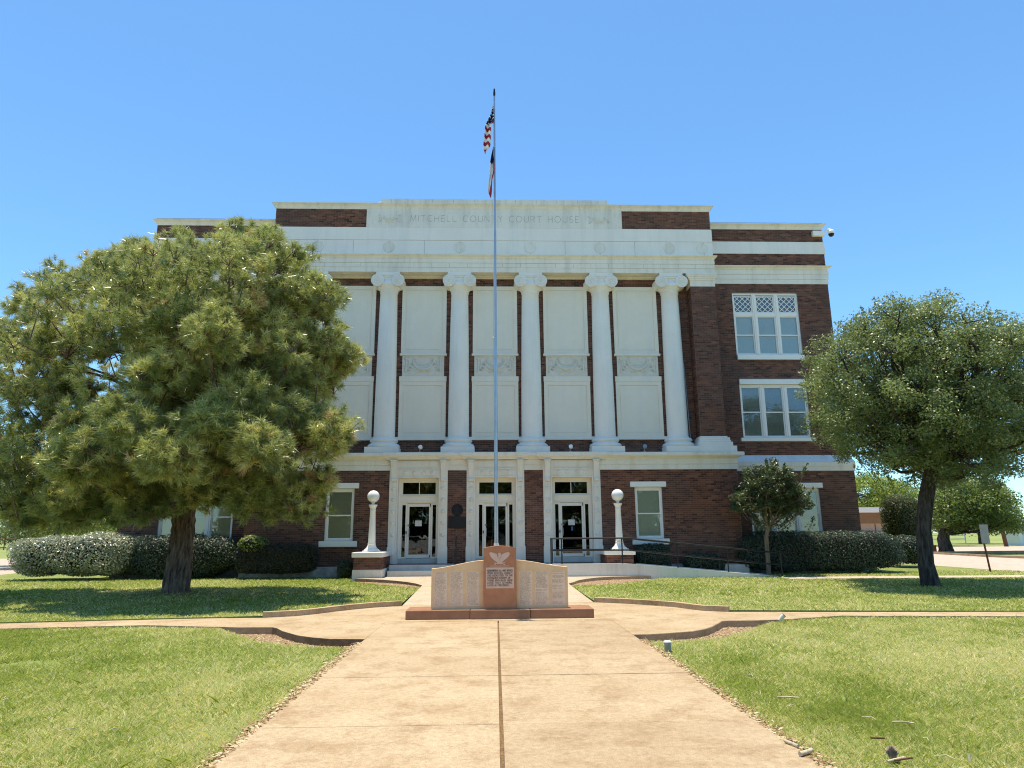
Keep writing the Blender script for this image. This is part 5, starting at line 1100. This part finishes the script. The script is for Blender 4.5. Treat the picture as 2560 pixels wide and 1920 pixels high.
# --- trees and street across from the camera (reflected in the glass)
for i, (x, y) in enumerate(((-21, -30), (-12, -33), (-3, -31), (6, -33), (15, -31), (24, -32))):
    lb = ('first', 'second', 'third', 'fourth', 'fifth', 'sixth')[i]+' tree from the left in the row across the street behind the viewer'
    leafy('street_tree', lb, (x, y, -.1), blob(x, 5.6+(i % 2)*.8, 5.4, 4.6), 4, 70, 130, .3, 'mid_leaf', 'bark_oak', [(x, y, -.2), (x, y, 1.2), (x, y, 2.2), (x, y, 4)], [.3, .25, .22, .15], 1.5, 'trees across the street', .9)
hedge('hedge', 'unseen dark hedge added behind the viewer to darken the door reflections', 'hedge', -34, 36, -37, -35.5, -.1, 3.2, 9000, 'mid_leaf', .22, 6, .04, tb=.3)  # added out of view to block bright gaps reflected in the doors
def car(label, x, y, body, flip):
    t = Th('parked_car', label, 'car', (x, y, -.1), 'cars parked behind the viewer'); f = -1 if flip else 1; q = lambda a: x+f*a
    side = [(q(-2.3), .35), (q(-2.35), .75), (q(-2.2), 1.0), (q(-1.9), 1.05), (q(1.1), 1.0), (q(2.1), .85), (q(2.3), .6), (q(2.3), .3)]
    t.part(MB().prism(side, y-.88, y+.88), 'body', body)
    t.part(MB().prism([(q(-1.85), 1.04), (q(-1.5), 1.5), (q(.1), 1.52), (q(.95), 1.01)], y-.78, y+.78), 'cabin', body)
    for yy in (-.8, .8): t.part(MB().prism([(q(-1.6), 1.07), (q(-1.38), 1.43), (q(.05), 1.45), (q(.7), 1.05)], y+yy-.01, y+yy+.01), 'side_window', 'bronze')
    for a in (-1.45, 1.4):
        for yy in (-.8, .8): t.part(MB().tube([(q(a), y+yy-.1, .24), (q(a), y+yy+.1, .24)], .34, 20, smooth=False), 'wheel', 'black_iron')
    return t
car('white sedan parked behind the viewer left of the path', -6.2, -11, 'white', False); car('silver sedan parked behind the viewer on the path axis', -.6, -11.4, 'grey_metal', True)
# ------------------------------------------------------------------ grass, litter, small things
def vnoise(x, y, s, seed):
    r = np.random.default_rng(seed); o = np.zeros(len(x))
    for k in range(7):
        a = r.uniform(0, 6.28); f = s*r.uniform(.5, 2.2); o += np.sin((x*math.cos(a)+y*math.sin(a))*f+r.uniform(0, 6.28))
    return o/2.6
def grass():
    Vs = []; Ts = []
    tn = math.tan(math.radians(40)); 
    for (ya, yb, dens, wd, hh) in ((4.2, 6, 7200, .0026, .046), (6, 8, 4600, .0034, .046), (8, 11.7, 2400, .0050, .046), (11.7, 16, 850, .009, .05), (16, 25, 420, .014, .055)):
        area = (yb-ya)*(yb*1.7); n = int(area*dens*1.32); y = rng.uniform(ya, yb, n); x = rng.uniform(-1.12, 1.12, n)*yb
        ok = (np.abs(x) < y*1.10+1.0); x, y = x[ok], y[ok]
        for poly, z in ((LNL, -.032), (LNR, -.032), (LUL, .018), (LUR, .018)):
            q = inpoly(x, y, poly); px, py = x[q], y[q]
            if z > 0: k = ~((px > 9.2) & (py > 21.2) & (py < 22.5)) & (np.hypot(px-PX, py-PY) > .45); px, py = px[k], py[k]
            m = len(px)
            if m == 0: continue
            ed = polydist(px, py, poly); patch = vnoise(px, py, 1.1, 3)*.5+vnoise(px, py, 3.4, 4)*.35+vnoise(px, py, 9, 5)*.22
            right = (px > 0)*1.0
            base = .48+.40*patch+.13*right*(py < 12)-.25*np.exp(-((px-3.1)/.45)**2-((py-5.6)/.35)**2)+.0*py+.07*(py < 8)
            base = base-.14*((px < -1.7) & (py > 8.5) & (py < 12))
            dirt = np.exp(-((px-PX-.6)/3.2)**2-((py-PY+.3)/1.3)**2)*.75
            bare = (vnoise(px, py, 2.0, 8)*.3+dirt) > .55
            base = np.where(py > 12.6, base*.75+.13+.10*right, base)
            base += .45*np.exp(-ed*5.5)*(py < 12)+.25*dirt
            keep = ~(bare & (rng.random(m) < .85)) & (rng.random(m) < np.clip(.72-.25*patch, .25, 1)+.3*np.exp(-ed*8))
            px, py, base, ed = px[keep], py[keep], base[keep], ed[keep]; m = len(px)
            ps_ = np.clip(.22+(base-.25)*1.0, .05, .92); t = np.where(rng.random(m) < ps_, rng.uniform(.66, 1.0, m), np.clip(rng.normal(.26+.25*(base-.4), .14, m), 0, .62)); h = hh*.9*rng.uniform(.5, 1.25, m)*np.where(rng.random(m) < .012, 1.9, 1)*np.where(t > .72, .75, 1)
            a = rng.uniform(0, 6.283, m); le = h*np.where(t > .72, rng.uniform(.8, 2.0, m), rng.uniform(.6, 2.0, m)); bx, by = rng.uniform(0, 6.283, m), 0
            w_ = wd*rng.uniform(.7, 1.3, m); p = np.stack([px, py, np.full(m, z)], 1); wv = np.stack([np.cos(bx), np.sin(bx), np.zeros(m)], 1)*w_[:, None]
            mid = p+np.stack([np.cos(a)*le*.35, np.sin(a)*le*.35, h*.62], 1); tip = p+np.stack([np.cos(a)*le, np.sin(a)*le, h], 1)
            Vs.append(np.stack([p-wv, p+wv, mid+wv*.6, tip, mid-wv*.6], 1).reshape(-1, 3)); Ts.append(np.repeat(t, 5))
    V = np.concatenate(Vs); T_ = np.concatenate(Ts)
    o = npmesh('grass', V, np.arange(len(V)).reshape(-1, 5), 'grass', T_); tag(o, 'short green lawn grass with straw coloured patches', 'grass', kind='stuff'); print('grass blades', len(V)//5)
grass()
def litter(name, label, samples, n_, size, mat='chip'):
    P_ = samples[:n_]; n = len(P_); L = size*rng.uniform(.5, 1.5, (n, 1)); a = rng.uniform(0, 6.283, n); d = np.stack([np.cos(a), np.sin(a), rng.normal(0, .2, n)], 1); s = np.stack([-np.sin(a), np.cos(a), rng.normal(0, .3, n)], 1)*L*rng.uniform(.15, .5, (n, 1)); hv = np.array([0, 0, 1])*L*.25
    V = np.stack([P_-d*L, P_+s, P_+d*L, P_-s, P_+hv], 1).reshape(-1, 3); k = np.arange(n)[:, None]*5
    F = np.concatenate([k+np.array([[0, 1, 4]]), k+np.array([[1, 2, 4]]), k+np.array([[2, 3, 4]]), k+np.array([[3, 0, 4]])])
    return tag(npmesh(name, V, F, mat, np.repeat(rng.random(n), 5)), label, 'litter', kind='stuff')
def fill(poly, z, n):
    a = np.array(poly); lo, hi = a.min(0), a.max(0); q = rng.uniform(lo, hi, (n*4, 2)); q = q[inpoly(q[:, 0], q[:, 1], poly)][:n]; return np.concatenate([q, np.full((len(q), 1), z)], 1)
ps = np.concatenate([fill(list(LOWL[:-1])+BEDL[::-1], -.10, 2600), fill(list(LOWR[:-1])+BEDR[::-1], -.10, 2600), fill(REARL+([(-1.9, 19.25)]+RLo)[::-1], .01, 1600), fill(REARR+([(2.24, 19.4)]+RRo)[::-1], .01, 1600)])
litter('gravel_chips', 'tan gravel and dry leaf chips in the kerbed beds', ps, len(ps), .017)
ed = []
for sx, x0 in ((-1, -1.75), (1, 2.05)):
    n = 2600; y = rng.uniform(4.2, 9.8, n); ed.append(np.stack([x0+sx*(np.abs(rng.normal(0, .055, n))-.02), y, np.full(n, .004)-.02*(rng.random(n))], 1))
ed.append(np.stack([rng.normal(PX+1.5, 2.6, 1800), rng.normal(PY-.6, .8, 1800), np.full(1800, .05)], 1)); ed = np.concatenate(ed)
litter('dry_grass_clippings', 'dry straw clippings along the path edges and under the pine', ed, len(ed), .020)
def stick(label, pts, r, mat='wood'):
    o = MB().tube(pts, r, 6).build('wood_chip', mat); tag(o, label, 'stick', 'sticks and bark on the lawn'); return o
stick('pale wood chip lying on the path edge, upper one', [(2.02, 5.02, .012), (2.06, 4.9, .012)], .012)
stick('pale split stick at the path edge beside the dry grass', [(1.99, 4.72, .016), (2.10, 4.79, .018)], .015)
stick('pale stick lying under the pine cone at the bottom edge', [(2.49, 4.60, .0), (2.62, 4.635, .01)], .009)
stick('dark bark strip lying under the pine cone', [(2.53, 4.585, .01), (2.66, 4.615, .014)], .006, 'wood_dark')
stick('brown bark flake lying flat on the right lawn', [(2.64, 5.06, .012), (2.73, 5.045, .012)], .007, 'wood_dark')
stick('thin pale twig on the right lawn beyond the bark flake', [(3.02, 5.45, .012), (3.08, 5.42, .02), (3.16, 5.40, .012)], .006)
stick('thin pale twig on the right lawn near the path edge', [(2.5, 6.3, .012), (2.6, 6.27, .015), (2.68, 6.26, .01)], .006)
stick('white wood block standing at the bottom right edge', [(3.02, 4.60, -.03), (3.03, 4.62, .03)], .010)
tw = []
for q in range(60):
    y = random.uniform(4.6, 11); x = random.choice((-1, 1))*random.uniform(2.3, .8*y)+.1
    if inpoly(np.array([x]), np.array([y]), LNL)[0] or inpoly(np.array([x]), np.array([y]), LNR)[0]: tw.append((x, y))
m = MB()
for x, y in tw:
    a = random.uniform(0, 3.14); L = random.uniform(.03, .11); m.tube([(x, y, .004), (x+L*.5*math.cos(a), y+L*.5*math.sin(a), .016), (x+L*math.cos(a+.4), y+L*math.sin(a+.4), .006)], .0035, 4)
tag(m.build('lawn_twigs', 'wood'), 'thin pale twigs scattered over the front lawns', 'litter', kind='stuff')
t = Th('pine_cone', 'dark pine cone lying on the grass at the bottom edge', 'pine cone', (2.57, 4.68, -.02))
pcm = MB()
for i in range(9):
    for k in range(9):
        a = k*.698+i*.35; r = .036*math.sin(math.pi*(i+1)/10.5); z = -.01+i*.0085
        pcm.add([(2.57+r*.55*math.cos(a-.25), 4.68+r*.55*math.sin(a-.25), z), (2.57+r*.55*math.cos(a+.25), 4.68+r*.55*math.sin(a+.25), z), (2.57+r*1.15*math.cos(a+.2), 4.68+r*1.15*math.sin(a+.2), z+.009), (2.57+r*1.15*math.cos(a-.2), 4.68+r*1.15*math.sin(a-.2), z+.009)], [(0, 1, 2, 3)])
t.part(pcm, 'scales', 'cone'); t.part(MB().lathe((2.57, 4.68, -.02), [(.008, 0), (.024, .02), (.026, .045), (.012, .08), (.002, .092)], 10), 'cone_core', 'cone')
t = Th('junction_post', 'short grey green utility post with white cap beside the path', 'utility post', (2.20, 8.85, 0))
t.part(MB().tube([(2.20, 8.85, -.05), (2.195, 8.85, .095)], .042, 14), 'tube', 'sign_back'); t.part(MB().lathe((2.195, 8.85, .095), [(.046, 0), (.046, .012), (.03, .02)], 14), 'cap', 'white')
t = Th('paper_cup', 'crumpled white cup on the right lawn by the cross walk', 'cup', (4.8, 11.6, 0))
t.part(MB().tube([(4.76, 11.62, .0), (4.80, 11.6, .06), (4.83, 11.59, .09)], [.028, .036, .034], 12), 'cup_body', 'paper'); t.part(MB().tube([(4.825, 11.592, .088), (4.835, 11.589, .096)], .038, 12), 'rim', 'grey_metal')
